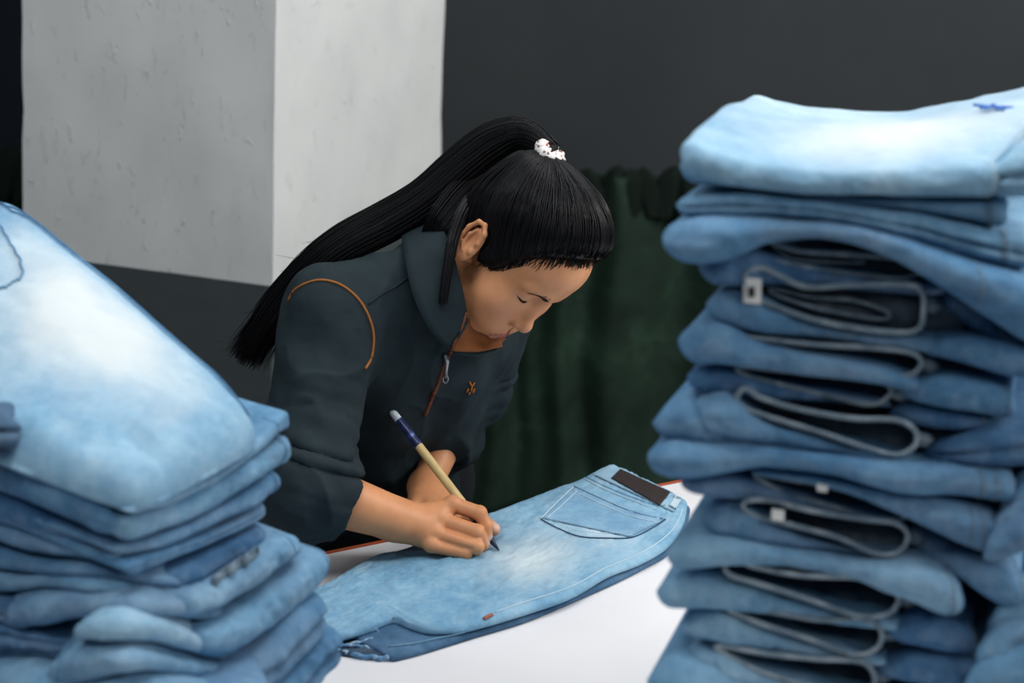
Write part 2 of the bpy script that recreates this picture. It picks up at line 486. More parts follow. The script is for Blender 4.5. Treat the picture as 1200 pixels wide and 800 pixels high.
# ------------------------------------------------------------------ folded jeans: one soft lobe of cloth
def lobe_arrays(st, depth=.27, leaf=1, bulge=1.0, seed=0, rise=0.0, round_l=True, round_r=True, N=84, rough=1.0, lean=(0.32, 0.95)):
    """st: stations (x_px, y_top, y_bottom, Y) along the front edge, left to right."""
    st = np.array(st, dtype=np.float64)
    st[:, 1] += .9; st[:, 2] -= .9
    S = spline(st / np.array((100, 100, 100, .25)), N) * np.array((100, 100, 100, .25))
    top = np.array([W(a, b, y) for a, b, c, y in S]); bot = np.array([W(a, c, y) for a, b, c, y in S])
    mid = (top + bot) / 2; half = np.maximum((top[:, 2] - bot[:, 2]) / 2, .002)
    path = mid[:, :2]
    T = np.gradient(path, axis=0); T /= np.linalg.norm(T, axis=1, keepdims=True)
    nrm = np.stack([T[:, 1], -T[:, 0]], 1)
    s = np.concatenate([[0], np.cumsum(np.linalg.norm(np.diff(path, axis=0), axis=1))]); L = s[-1]
    e = np.ones(N)
    for on, dd, hh in ((round_l, s, half[2]), (round_r, L - s, half[-3])):
        if on:
            R = max(hh * 1.2, .012)
            e = np.minimum(e, np.sqrt(np.clip(1 - (1 - np.clip(dd / R, 0, 1)) ** 2, 0.02, 1)))
    back = np.array([1, .75, .5, .28, .13, .05])
    phis = np.linspace(math.pi / 2, -math.pi / 2, 21)
    prof = [(1, b) for b in back] + [(0, p) for p in phis] + [(-1, b) for b in back[::-1]]
    lean = np.array(lean)
    V = np.zeros((N, len(prof), 3)); wear = np.zeros((N, len(prof)))
    so = seed * 7.13
    wob = fbm(np.stack([s * 14 + so, s * 0 + seed, s * 0], -1), 3)
    for j, (kind, p) in enumerate(prof):
        if kind == 0:
            c, sn = math.cos(p), math.sin(p)
            g = 1.0
            if leaf == 2: g = 1 - .42 * math.exp(-(p / .16) ** 2)
            elif leaf == 3: g = 1 - .38 * (math.exp(-((p - .45) / .14) ** 2) + math.exp(-((p + .45) / .14) ** 2))
            off = half * bulge * (c ** .9) * 1.12 * g * e
            zz = sn * half * e * 1.02
            V[:, j, :2] = path + nrm * (off - (1 - e) * half * .8)[:, None]
            V[:, j, 2] = mid[:, 2] + zz
            wear[:, j] = c
        else:
            V[:, j, :2] = path - nrm * ((1 - e) * half * .8)[:, None] + lean * (p * depth)
            V[:, j, 2] = mid[:, 2] + kind * half * e * (1 if kind > 0 else 1) + rise * p * (1 if kind > 0 else 0.0)
    P = V.reshape(-1, 3)
    w = wear.reshape(-1)
    amp = np.repeat(np.minimum(half, .012) / .012, len(prof))
    d1 = fbm(P * np.array((38, 38, 70)) + so, 3) * .0042 * rough
    d2 = fbm(P * np.array((130, 130, 60)) + so * 2, 2) * .0022 * rough
    nr = np.repeat(nrm, len(prof), axis=0)
    P[:, :2] += nr * ((d1 + d2) * w * amp)[:, None]
    P[:, 2] += np.repeat(wob * .0025 * rough, len(prof)) + (fbm(P * 45 + 9 + so, 2) * .0012 * (1 - w) * rough)
    F = grid_faces(N, len(prof), close_m=True)
    m = len(prof)
    F += [list(range(m))[::-1], list(range((N - 1) * m, N * m))]
    fade = np.clip(fbm(P * np.array((9, 9, 22)) + so * 3, 3) * .55 + .04, 0, 1) * .34 + np.clip(w - .75, 0, 1) * .25 * (fbm(P * 60 + so, 2) > 0)
    return P, F, dict(S=S, path=path, nrm=nrm, mid=mid, half=half, fade=fade, N=N, m=m, grid=P.reshape(N, m, 3))

def seam_on(lobe_info, u, mat, parent, name='seam_stitching', w=.0007, lift=.0006, j0=5, j1=27):
    """A raised double stitch line that wraps over the front of a lobe at fraction u of its length."""
    G = lobe_info['grid']; i = int(np.clip(u, 0, 1) * (lobe_info['N'] - 1))
    n = lobe_info['nrm'][i]
    line = G[i, j0:j1].copy(); line[:, :2] += n * lift
    return tubes(name, [line], w, mat, parent, 5)

def add_lobe(parent, name, st, mat, **kw):
    V, F, info = lobe_arrays(st, **kw)
    o = link_mesh(name, V, F, mat, parent, attrs={'fade': info['fade'] * kw.get('fadeamt', 1)})
    return o, info

def hem_loop(parent, pts, Y, depth=.06, t=.0021, mat=HEM, seed=0):
    """The open end of a trouser leg: a flattened closed band of cloth that runs back into the pile."""
    c = spline(pts, 90, closed=True)
    ctr = c.mean(0)
    d = np.roll(c, -1, 0) - np.roll(c, 1, 0)
    nn = np.stack([d[:, 1], -d[:, 0]], 1); nn /= np.linalg.norm(nn, axis=1, keepdims=True) + 1e-9
    area2 = np.sum(c[:, 0] * np.roll(c[:, 1], -1) - np.roll(c[:, 0], -1) * c[:, 1])
    if area2 < 0: nn = -nn
    tp = t * FPX / Y
    wv = fbm(np.stack([c[:, 0] * .05 + seed, c[:, 1] * .05, c[:, 0] * 0], -1), 2)
    rows = []
    for off, dy in ((1.0, depth), (1.0, .004), (.8, .0), (.0, -.0015), (-.8, .0), (-1.0, .004), (-1.0, depth)):
        q = c + nn * (tp * off)
        rows.append([W(a, b, Y + dy + .004 * w_) for (a, b), w_ in zip(q, wv)])
    V = np.array(rows)
    n, m = V.shape[:2]
    V = V.reshape(-1, 3)
    F = grid_faces(n, m, close_m=True)
    fade = np.clip(fbm(V * 120 + seed, 2) * .8 + .1, 0, 1) * .5
    return link_mesh('leg_hem', V, F, mat, parent, attrs={'fade': fade})

# ================================================================== the tall stack
YF = 1.35
def st4(top, bot, Y=YF, xl=None, xr=None, n=7):
    t = np.array(top, dtype=float); b = np.array(bot, dtype=float)
    xl = min(t[0, 0], b[0, 0]) if xl is None else xl
    xr = max(t[-1, 0], b[-1, 0]) if xr is None else xr
    xs_ = np.linspace(xl, xr, n)
    return [(x, np.interp(x, t[:, 0], t[:, 1]), np.interp(x, b[:, 0], b[:, 1]), Y) for x in xs_]

TALL = 'folded jeans in the tall stack'
stack_base = W(990, 800, YF + .14); 
def jeans_root(label, ymid, group, x=990, Y=YF + .13):
    p = W(x, ymid, Y)
    return thing('folded_jeans', label, 'jeans', p, group)

# --- pairs 1-4: fold edge outwards
r = jeans_root('topmost pair of the tall jeans stack, bleached white across the top', 205, TALL)
TOP1 = [(796, 155, 206, YF), (830, 172, 214, YF - .004), (890, 188, 222, YF - .006), (960, 197, 228, YF - .008), (1050, 196, 230, YF - .01), (1120, 190, 231, YF - .008), (1172, 186, 232, YF)]
S = np.array(TOP1)
V, F, info = lobe_arrays(TOP1, depth=.30, leaf=1, seed=1, N=120, rough=.8)
G = info['grid']
# the upper sheet swells towards the waistband behind: raise the back rows
Nn = info['N']
for j in range(6):
    p = [1, .75, .5, .28, .13, .05][j]
    ux = np.linspace(0, 1, Nn)
    G[:, j, 2] += p ** 1.2 * (.0 + .030 * ux ** 2 * 1.4) + (.010 * np.sin(math.pi * p) * (1 - .4 * ux))
    G[:, j, 0] += (.0 + .075 * ux ** 2) * p
top_rows = []
# refine the top sheet: replace coarse rows by a dense interpolated sheet with its own wrinkles
tp = np.array([1, .75, .5, .28, .13, .05, 0]); rows = G[:, :7]
pp = np.linspace(0, 1, 40)
sheet = np.zeros((Nn, 40, 3))
for a in range(3):
    for i in range(Nn):
        sheet[i, :, a] = np.interp(pp, tp[::-1], rows[i, ::-1, a])
P_ = sheet.reshape(-1, 3)
sheet[..., 2] += (fbm(P_ * np.array((14, 9, 5)), 3) * .006).reshape(Nn, 40) * np.clip(pp * 6, 0, 1)[None]
full = np.concatenate([sheet[:, ::-1], G[:, 7:]], axis=1)
m = full.shape[1]
ux = np.linspace(0, 1, Nn)[:, None]; pv = np.concatenate([pp[::-1], np.zeros(m - 40)])[None]
fade = np.clip(.95 * np.exp(-((ux - .55 - .1 * pv) / .30) ** 2 - ((pv - .34) / .30) ** 2) + .35 * pv + .15 * fbm(full * 16, 3), 0, 1)
fade[:, 44:] *= .25
V = full.reshape(-1, 3)
F = grid_faces(Nn, m, close_m=True) + [list(range(m))[::-1], list(range((Nn - 1) * m, Nn * m))]
link_mesh('folded_panel', V, F, DEN_PALE, r, attrs={'fade': fade.reshape(-1)})
info['grid'] = full; 
for uu in (.955, .968):
    seam_on(info, uu, STITCH, r, j0=6, j1=58)
# little blue embroidered star mark on the top sheet
i0, j0 = int(.82 * Nn), 17
c_ = full[i0, j0] + np.array((0, 0, .0025))
pts = []
for k in range(5):
    a = k * 2 * math.pi / 5
    pts.append([c_ + np.array((.016 * math.cos(a + q) * rr, .016 * math.sin(a + q) * rr, .0006)) for q, rr in ((0, .15), (.25, .6), (0, 1.1), (-.25, .6), (0, .15))])
tubes('embroidered_mark', pts, .0012, BLUE_THREAD, r, 4)
# rolled edge of the same pair at the stack's side
o, inf = add_lobe(r, 'rolled_leg_end', [(1160, 196, 226, YF + .02), (1178, 186, 230, YF + .002), (1200, 172, 230, YF - .006), (1240, 158, 228, YF - .004)], DEN_PALE, depth=.06, leaf=2, seed=33, round_l=True, round_r=False)

def fold_pair(label, ymid, st, mat, seed, leaf=1, seams=(), extra=(), depth=.28, bulge=1.0, round_r=True):
    r = jeans_root(label, ymid, TALL)
    o, inf = add_lobe(r, 'folded_panel', st, mat, depth=depth, leaf=leaf, seed=seed, bulge=bulge, round_r=round_r)
    for u in seams: seam_on(inf, u, HEM, r)
    for k, (st2, mt2, lf) in enumerate(extra):
        o, inf2 = add_lobe(r, 'folded_leg', st2, mt2, depth=.2, leaf=lf, seed=seed * 3 + k + 50)
        seam_on(inf2, .88, HEM, r)
    return r
fold_pair('second pair from the top of the tall jeans stack, smooth folded edge out', 225,
          st4([(800, 178), (840, 200), (900, 219), (1000, 231), (1100, 234), (1178, 238)], [(798, 212), (850, 221), (950, 234), (1050, 244), (1120, 256), (1182, 271)], YF + .002), DEN[1], 2, 1, (.93, .945))
fold_pair('third pair from the top of the tall jeans stack, smooth folded edge out', 255,
          st4([(793, 228), (850, 223), (950, 236), (1050, 247), (1120, 260), (1215, 280)], [(795, 251), (850, 251), (950, 258), (1050, 273), (1120, 297), (1215, 318)], YF - .004), DEN[1], 3, 2, (.90, .915))
fold_pair('thick fourth pair of the tall jeans stack, sagging down at one end', 300,
          [(776, 264, 292, YF), (810, 254, 308, YF - .012), (850, 252, 304, YF - .012), (900, 254, 284, YF - .01), (960, 259, 279, YF - .012), (1030, 271, 297, YF - .014), (1090, 292, 330, YF - .018), (1140, 308, 362, YF - .018), (1200, 322, 398, YF - .012), (1230, 330, 405, YF)], DEN[0], 4, 1, (.80,), round_r=False)

# --- pairs with open leg hems outwards
def hem_pair(label, st, mat, seed, hems, extra=(), tag=None, leaf=1, Y=YF):
    ys = np.mean([s[1] for s in st])
    r = jeans_root(label, ys, TALL)
    o, inf = add_lobe(r, 'folded_panel', st, mat, depth=.28, leaf=leaf, seed=seed)
    for k, (pts, dy, sc) in enumerate(hems):
        hem_loop(r, pts, Y + dy, seed=seed + k * 5, t=sc)
    a = np.array(hems[0][0], dtype=float)
    x0, x1 = a[:, 0].min() - 18, a[:, 0].max() + 70
    # the cloth of the legs behind the open hems, its shade put into the colour
    xs_ = np.linspace(a[:, 0].min(), a[:, 0].max(), 7)
    stt = []
    for x in np.linspace(x0, x1, 7):
        near = a[np.argsort(np.abs(a[:, 0] - x))[:4]]
        stt.append((x, near[:, 1].min() - 6, near[:, 1].max() + 4, Y + .040))
    add_lobe(r, 'leg_inside_shade', stt, HEM_SHADE, depth=.22, seed=seed + 11, rough=.6)
    for k, (st2, mt2, lf) in enumerate(extra):
        o, inf2 = add_lobe(r, 'folded_leg', st2, mt2, depth=.2, leaf=lf, seed=seed * 3 + k + 50)
        seam_on(inf2, .86, HEM, r)
    # bundle of the hem's side seam just beside the loop
    xm = a[:, 0].max(); ymn = a[a[:, 0] > xm - 30][:, 1].mean()
    add_lobe(r, 'hem_side_seam', [(xm - 4, ymn - 10, ymn + 8, Y + .012), (xm + 8, ymn - 9, ymn + 10, Y + .009), (xm + 20, ymn - 6, ymn + 9, Y + .024)], HEM, depth=.05, leaf=3, seed=seed + 3, N=20)
    if tag:
        (tx, ty, tw, tht), slot = tag
        q = [W(tx - tw / 2, ty - tht / 2, Y - .012), W(tx + tw / 2, ty - tht / 2 + 2, Y - .012), W(tx + tw / 2 - 1, ty + tht / 2, Y - .014), W(tx - tw / 2, ty + tht / 2 - 2, Y - .014)]
        q2 = [p + np.array((0, .003, 0)) for p in q]
        tg = link_mesh('size_tag', q + q2, [[0, 1, 2, 3], [7, 6, 5, 4], [0, 4, 5, 1], [1, 5, 6, 2], [2, 6, 7, 3], [3, 7, 4, 0]], WHITE_TAG, r, smooth=False)
        tg['label'] = 'small white tag on the hem'
        if slot:
            cxp, cyp = tx - 1, ty + 1
            q = [W(cxp - 3.5, cyp - 5, Y - .0146), W(cxp + 3.5, cyp - 5, Y - .0146), W(cxp + 3.5, cyp + 6, Y - .0156), W(cxp - 3.5, cyp + 6, Y - .0156)]
            q2 = [p + np.array((0, .003, 0)) for p in q]
            link_mesh('printed_mark', q + q2, [[0, 1, 2, 3], [7, 6, 5, 4], [0, 4, 5, 1], [1, 5, 6, 2], [2, 6, 7, 3], [3, 7, 4, 0]], INK, tg, smooth=False)
    return r
T1, T2 = .0022, .0017
hem_pair('fifth pair of the tall jeans stack, open hems in the shade of a sagging pair',
         st4([(820, 296), (870, 287), (930, 308), (1050, 326), (1110, 330)], [(822, 332), (870, 336), (920, 334), (1000, 338), (1110, 346)], YF + .008), DEN[2], 5,
         [([(866, 279), (900, 282), (935, 294), (1000, 298), (1078, 306), (1072, 322), (1040, 326), (960, 316), (900, 304), (868, 292)], .002, T1),
          ([(905, 284), (925, 286), (945, 296), (1000, 302), (1010, 308), (950, 306), (920, 300)], .012, T2)],
         [([(1095, 330, 352, YF + .03), (1140, 345, 385, YF + .02), (1190, 385, 410, YF + .015), (1230, 395, 415, YF + .02)], DEN[2], 1)])
hem_pair('sixth pair of the tall jeans stack, wide open hem holding a white tag',
         st4([(828, 346), (860, 336), (890, 350), (960, 380), (1080, 392), (1100, 392)], [(830, 374), (880, 388), (960, 398), (1100, 412)], YF + .002), DEN[0], 6,
         [([(874, 320), (893, 314), (912, 322), (945, 336), (1000, 334), (1060, 333), (1080, 340), (1082, 368), (1073, 387), (1030, 388), (960, 376), (905, 358), (878, 344)], -.010, T1),
          ([(905, 338), (950, 348), (1000, 352), (1040, 366), (1030, 374), (960, 362), (910, 346)], .006, T2)],
         [([(1075, 396, 414, YF + .012), (1110, 394, 420, YF), (1160, 400, 436, YF - .004), (1230, 412, 452, YF)], DEN[0], 1)],
         ((882, 341, 21, 31), True))
hem_pair('seventh pair of the tall jeans stack, small white tag beside its hem',
         st4([(796, 382), (830, 371), (850, 376), (900, 402), (1000, 424), (1080, 444)], [(797, 424), (850, 424), (950, 440), (1050, 456), (1080, 460)], YF - .004), DEN[0], 7,
         [([(866, 395), (900, 398), (960, 404), (1030, 408), (1070, 414), (1079, 428), (1060, 441), (1010, 438), (950, 424), (900, 412), (870, 404)], -.006, T1)],
         [([(1050, 446, 464, YF + .012), (1100, 440, 476, YF - .002), (1150, 446, 484, YF - .002), (1192, 455, 488, YF + .006)], DEN[0], 1)],
         ((849, 402, 19, 20), False))
hem_pair('eighth pair of the tall jeans stack, thin and set back, hems out',
         st4([(806, 432), (860, 430), (900, 444), (1000, 464), (1045, 474)], [(808, 458), (860, 464), (950, 470), (1045, 480)], YF + .008), DEN[2], 8,
         [([(866, 430), (920, 434), (990, 440), (1034, 446), (1044, 460), (1022, 474), (980, 466), (920, 452), (875, 440)], .002, T1)],
         [([(1040, 474, 492, YF + .016), (1070, 472, 496, YF + .006), (1120, 478, 502, YF + .004), (1166, 486, 502, YF + .01)], DEN[2], 1)])
hem_pair('ninth pair of the tall jeans stack, hem curled into a double loop',
         st4([(808, 468), (830, 456), (860, 462), (900, 494), (1000, 524), (1075, 538)], [(822, 504), (870, 514), (960, 528), (1075, 548)], YF - .004), DEN[0], 9,
         [([(864, 464), (874, 455), (892, 466), (940, 480), (1000, 490), (1050, 492), (1072, 504), (1072, 522), (1050, 533), (1010, 523), (960, 506), (900, 488), (868, 476)], -.010, T1)],
         [([(1080, 524, 540, YF + .014), (1120, 508, 545, YF + .002), (1160, 497, 545, YF - .002), (1230, 488, 545, YF)], DEN[2], 2)])
fold_pair('tenth pair of the tall jeans stack, its folded corner sticking out in a point', 490,
          [(764, 488, 502, YF + .002), (785, 474, 512, YF - .002), (810, 466, 518, YF - .001), (850, 492, 521, YF), (920, 512, 530, YF), (1000, 527, 542, YF + .004), (1060, 538, 548, YF + .01)], DEN[0], 10, 1)
fold_pair('long eleventh pair of the tall jeans stack, folded edge reaching across it', 535,
          [(757, 526, 544, YF), (790, 511, 557, YF - .010), (840, 514, 553, YF - .010), (900, 522, 545, YF - .012), (980, 532, 556, YF - .012), (1060, 542, 578, YF - .014), (1120, 546, 580, YF - .012), (1192, 548, 590, YF - .004)], DEN[0], 11, 1, (.90, .93))
fold_pair('twelfth pair of the tall jeans stack, hanging down slantwise at one end', 590,
          [(880, 547, 556, YF + .004), (960, 557, 568, YF - .002), (1040, 574, 596, YF - .006), (1100, 582, 624, YF - .008), (1150, 592, 644, YF - .004), (1180, 604, 650, YF + .004)], DEN[0], 12, 1, (.84, .87))
hem_pair('thirteenth pair of the tall jeans stack, white speck on its shaded hem',
         st4([(798, 558), (850, 555), (890, 564), (960, 588), (1060, 612)], [(802, 578), (850, 586), (920, 588), (1000, 606), (1060, 616)], YF + .006), DEN[2], 13,
         [([(884, 556), (930, 562), (990, 572), (1040, 580), (1060, 592), (1058, 606), (1030, 609), (980, 595), (920, 578)], .004, T1)],
         [([(1062, 612, 632, YF + .03), (1090, 622, 652, YF + .02), (1130, 645, 668, YF + .02)], DEN[2], 1)],
         ((964, 572, 13, 10), False))
hem_pair('fourteenth pair of the tall jeans stack, hem with a white tag speck at one end',
         st4([(824, 596), (860, 588), (900, 606), (960, 634), (1060, 652)], [(824, 622), (880, 632), (960, 642), (1060, 658)], YF + .002), DEN[0], 14,
         [([(872, 588), (900, 586), (950, 598), (1010, 608), (1050, 613), (1064, 628), (1052, 647), (1025, 649), (980, 629), (920, 613), (878, 602)], -.008, T1)],
         (), ((912, 604, 15, 14), False))
fold_pair('fifteenth pair of the tall jeans stack, fold bending down over the pairs below', 650,
          [(780, 640, 656, YF), (805, 626, 664, YF - .008), (860, 628, 660, YF - .008), (930, 643, 664, YF - .006), (1000, 655, 680, YF - .008), (1060, 660, 702, YF - .014), (1100, 668, 718, YF - .014), (1130, 682, 720, YF - .008)], DEN[1], 15, 1, (.93,),
          [([(1070, 640, 655, YF + .02), (1120, 645, 672, YF + .005), (1170, 655, 705, YF - .004), (1205, 660, 715, YF)], DEN[0], 1)])
hem_pair('sixteenth pair of the tall jeans stack, rounded fold and open hem under a bending pair',
         st4([(770, 682), (800, 669), (850, 674), (900, 692), (960, 708), (1050, 724)], [(774, 708), (850, 713), (950, 727), (1060, 742)], YF), DEN[1], 16,
         [([(850, 662), (866, 655), (885, 664), (940, 674), (1010, 677), (1042, 686), (1053, 702), (1040, 719), (1005, 721), (950, 703), (890, 684), (856, 674)], -.012, T1)],
         [([(1036, 724, 742, YF + .014), (1070, 716, 752, YF), (1110, 722, 762, YF), (1146, 732, 766, YF + .008)], DEN[2], 1)])
hem_pair('seventeenth pair of the tall jeans stack, hem loop with a thick end',
         st4([(798, 724), (830, 712), (870, 722), (950, 752), (1040, 770)], [(802, 744), (860, 753), (950, 770), (1040, 782)], YF + .002), DEN[1], 17,
         [([(852, 712), (900, 716), (960, 726), (1012, 725), (1032, 738), (1028, 758), (1000, 767), (950, 749), (890, 730)], -.008, T1)],
         [([(1020, 772, 786, YF + .014), (1070, 762, 796, YF), (1130, 764, 800, YF - .004), (1180, 760, 800, YF)], DEN[2], 1)])
hem_pair('eighteenth pair of the tall jeans stack, cut off by the lower picture edge',
         st4([(800, 758), (830, 752), (860, 770), (950, 800), (1040, 818)], [(804, 792), (860, 800), (950, 820), (1040, 832)], YF), DEN[1], 18,
         [([(838, 757), (900, 766), (960, 772), (1008, 775), (1024, 790), (1017, 808), (960, 806), (890, 786)], -.008, T1)])
fold_pair('nineteenth pair of the tall jeans stack, corner reaching out beside the table', 800,
          [(756, 788, 812, YF), (780, 770, 826, YF - .006), (810, 768, 834, YF - .006), (900, 798, 846, YF), (1000, 818, 850, YF), (1120, 800, 850, YF), (1230, 796, 850, YF)], DEN[1], 19, 1, round_r=False)
# bundled hip sections hanging at the side of the stack
r = jeans_root('pale pair bulging out beside the middle of the tall jeans stack', 600, TALL, 1180)
for k, (a, b, c) in enumerate([(1150, 618, 668), (1158, 596, 642), (1168, 574, 616), (1178, 556, 590)]):
    add_lobe(r, 'folded_leg', [(a, b + 14, c - 4, YF - .012 + k * .006), (a + 25, b - 10, c - 14, YF - .02 + k * .006), (a + 60, b - 34, c - 30, YF - .02 + k * .006), (a + 100, b - 50, c - 46, YF - .01)], DEN[3], depth=.15, seed=70 + k)
r = jeans_root('pair bulging out low beside the tall jeans stack, draped in soft folds', 740, TALL, 1180)
for k, (a, b, c) in enumerate([(1128, 770, 835), (1142, 736, 792), (1156, 706, 752)]):
    add_lobe(r, 'folded_leg', [(a, b + 20, c - 4, YF - .012 + k * .006), (a + 25, b - 6, c - 12, YF - .022 + k * .006), (a + 60, b - 30, c - 30, YF - .02 + k * .006), (a + 110, b - 48, c - 48, YF - .01)], DEN[1], depth=.15, seed=80 + k)
# the rest of the pile down to the tabletop, below the picture
ORD = ['first', 'second', 'third', 'fourth', 'fifth', 'sixth', 'seventh', 'eighth', 'ninth']
yb = 846
k = 0
while True:
    t_ = 38
    z_low = W(960, yb + t_, YF)[2]
    if z_low < ZT + .004:
        break
    x0 = 765 + rnd.uniform(0, 30)
    o_r = jeans_root('folded pair below the picture edge in the tall stack, %s under those in view' % ORD[k], yb + 20, TALL)
    add_lobe(o_r, 'folded_panel', [(x0, yb + 2, yb + t_ - 2, YF), (950, yb, yb + t_, YF - .004), (1100, yb, yb + t_, YF - .004), (1215, yb + 2, yb + t_ - 2, YF)], DEN[k % 3], depth=.28, leaf=1 + k % 2, seed=90 + k, rough=.5)
    yb += t_; k += 1
gap = W(960, yb, YF)[2] - ZT
if gap > .002:
    o_r = jeans_root('lowest folded pair of the tall stack, lying right on the white table', yb, TALL)
    yt2 = yb
    yb2 = yb + gap * FPX / YF * .985
    add_lobe(o_r, 'folded_panel', [(770, yt2, yb2, YF), (950, yt2, yb2, YF), (1215, yt2, yb2, YF)], DEN[0], depth=.28, seed=99, rough=.3)

# ================================================================== the slumped stack in front of the pillar
SLUMP = 'folded jeans in the slumped stack'
YL = 1.32
def Yr(x):      # depth along the face that runs back to the right of the near corner
    return YL + max(0, (x - 150)) * .00125 if x >= 150 else YL + (150 - x) * .00075
def lst(pts, dy=0.0):
    right = pts[-1][0] > 200 and pts[-1][1] < pts[0][1] - 25
    return [(x - (max(0, min(1, (x - 170) / 60)) * (b - a) * .22 if right else 0), a + 1.6, b - 1.6, Yr(x) + dy) for x, a, b in pts]
def left_pair(label, lobes, ymid=650, x=150, seed=0):
    r = thing('folded_jeans', label, 'jeans', W(x, ymid, YL + .12), SLUMP)
    for k, (pts, mat, kw) in enumerate(lobes):
        kw = dict(kw); dy = kw.pop('dy', 0.0); seams = kw.pop('seams', ()); nm = kw.pop('name', 'folded_panel' if k == 0 else 'folded_leg')
        kw.setdefault('lean', (-.72, .55) if pts[-1][0] > 200 and pts[-1][1] < pts[0][1] - 25 else (-.25, .95))
        o, inf = add_lobe(r, nm, lst(pts, dy), mat, seed=seed * 4 + k + 120, **kw)
        for u in seams: seam_on(inf, u, DEN[0], r, w=.0005, lift=.0003)
    return r

# topmost pair: a broad faded sheet that slopes down to its near corner
r = thing('folded_jeans', 'large faded pale pair sloping down on top of the slumped stack', 'jeans', W(120, 520, YL + .1), SLUMP)
cA = W(165, 566, YL - .01); cB = W(322, 484, YL + .20); cD = W(-95, 470, YL + .12); cE = W(-12, 196, YL + .46)
nu, nv = 110, 110
ulin = np.linspace(0, 1, nu); ulin = .15 * ulin + .85 * (.5 - .5 * np.cos(math.pi * ulin))     # finer towards the rounded rim
U, Vv = np.meshgrid(ulin, ulin, indexing='ij')
# u runs from the near corner along the right edge, v along the left edge
def bil(u, v): return (cA * ((1 - u) * (1 - v))[..., None] + cB * (u * (1 - v))[..., None] + cD * ((1 - u) * v)[..., None] + cE * (u * v)[..., None])
# soften the corners of the outline
def sq(u, v, p=7):
    a, b = 2 * u - 1, 2 * v - 1
    mx = np.maximum(np.abs(a), np.abs(b)) + 1e-9
    nr = (np.abs(a) ** p + np.abs(b) ** p) ** (1 / p) + 1e-9
    s_ = mx / nr
    return (a * s_ + 1) / 2, (b * s_ + 1) / 2
US, VS = sq(U, Vv)
Pt = bil(US, VS)
edge = np.minimum(np.minimum(U, 1 - U), np.minimum(Vv, 1 - Vv))
roundd = np.sqrt(np.clip(1 - (1 - np.clip(edge / .085, 0, 1)) ** 2, 0, 1))
thick = .026
hgt = roundd * thick + .010 * np.sin(math.pi * np.clip(US, 0, 1)) * np.sin(math.pi * np.clip(VS, 0, 1))
hgt += fbm(np.stack([US * 5 + VS * 2, VS * 3.5, US * 0 + 3], -1), 3) * .005 * roundd
hgt += .004 * np.exp(-((US - .28 - .15 * VS) / .03) ** 2) * np.exp(-((VS - .12) / .12) ** 2)
hgt -= .005 * np.exp(-((US - .20 - .1 * VS) / .03) ** 2) * np.exp(-((VS - .10) / .10) ** 2)
nrm_s = np.cross(cB - cA, cD - cA); nrm_s /= np.linalg.norm(nrm_s); nrm_s *= np.sign(nrm_s[2])
topP = Pt + nrm_s * (hgt - thick)[..., None]
botP = Pt - nrm_s * (thick + roundd * .008)[..., None]
V = np.concatenate([topP.reshape(-1, 3), botP.reshape(-1, 3)])
gf = grid_faces(nu, nv)
F = [f[::-1] for f in gf] + [[i + nu * nv for i in f] for f in gf]
def border():
    b = [(i, 0) for i in range(nu)] + [(nu - 1, j) for j in range(1, nv)] + [(i, nv - 1) for i in range(nu - 2, -1, -1)] + [(0, j) for j in range(nv - 2, 0, -1)]
    return [i * nv + j for i, j in b]
bd = border()
for a, b in zip(bd, bd[1:] + bd[:1]): F.append([b, a, a + nu * nv, b + nu * nv])
fade = np.clip(1.05 * np.exp(-((US - .62) / .32) ** 2 - ((VS - .50) / .30) ** 2) + .30 * US * VS + .28 * fbm(np.stack([US * 5, VS * 8, US * 0], -1), 4), 0, 1)
fade = np.maximum(fade * np.clip((edge - .02) * 9, 0, 1), .5 * np.exp(-((1 - US - .06) / .016) ** 2) * np.clip(fbm(np.stack([VS * 30, US * 3, US * 0], -1), 2) * 2 + .4, 0, 1) * np.clip((VS - .06) * 12, 0, 1))
fade = fade * np.clip((edge - .035) * 11, 0, 1)
link_mesh('folded_panel', V, F, DEN_PALE, r, attrs={'fade': np.concatenate([fade.reshape(-1), fade.reshape(-1) * 0])})
def on_top(u, v, lift=.0018):
    i = int(np.argmin(np.abs(ulin - u))); j = int(np.argmin(np.abs(ulin - v)))
    return topP[i, j] + nrm_s * lift
tubes('side_seam_stitching', [[on_top(.925, v) for v in np.linspace(.02, .97, 40)], [on_top(.945, v, .0012) for v in np.linspace(.02, .97, 40)]], .0009, DEN[0], r, 4)
# ghost of a back pocket stitched near the far end
pk = [(.84, .995), (.79, .90), (.70, .80), (.62, .78), (.50, .86), (.44, .99)]
pkc = spline(pk, 50)
tubes('back_pocket_stitching', [[on_top(a, b) for a, b in pkc]], .0011, DEN[1], r, 4)
add_lobe(r, 'rolled_waist_end', [(-40, 466, 544, YL + .13), (-15, 474, 542, YL + .10), (8, 484, 536, YL + .075), (20, 500, 528, YL + .085)], DEN_DARK, depth=.1, leaf=3, seed=117, round_l=False, lean=(0, 1))

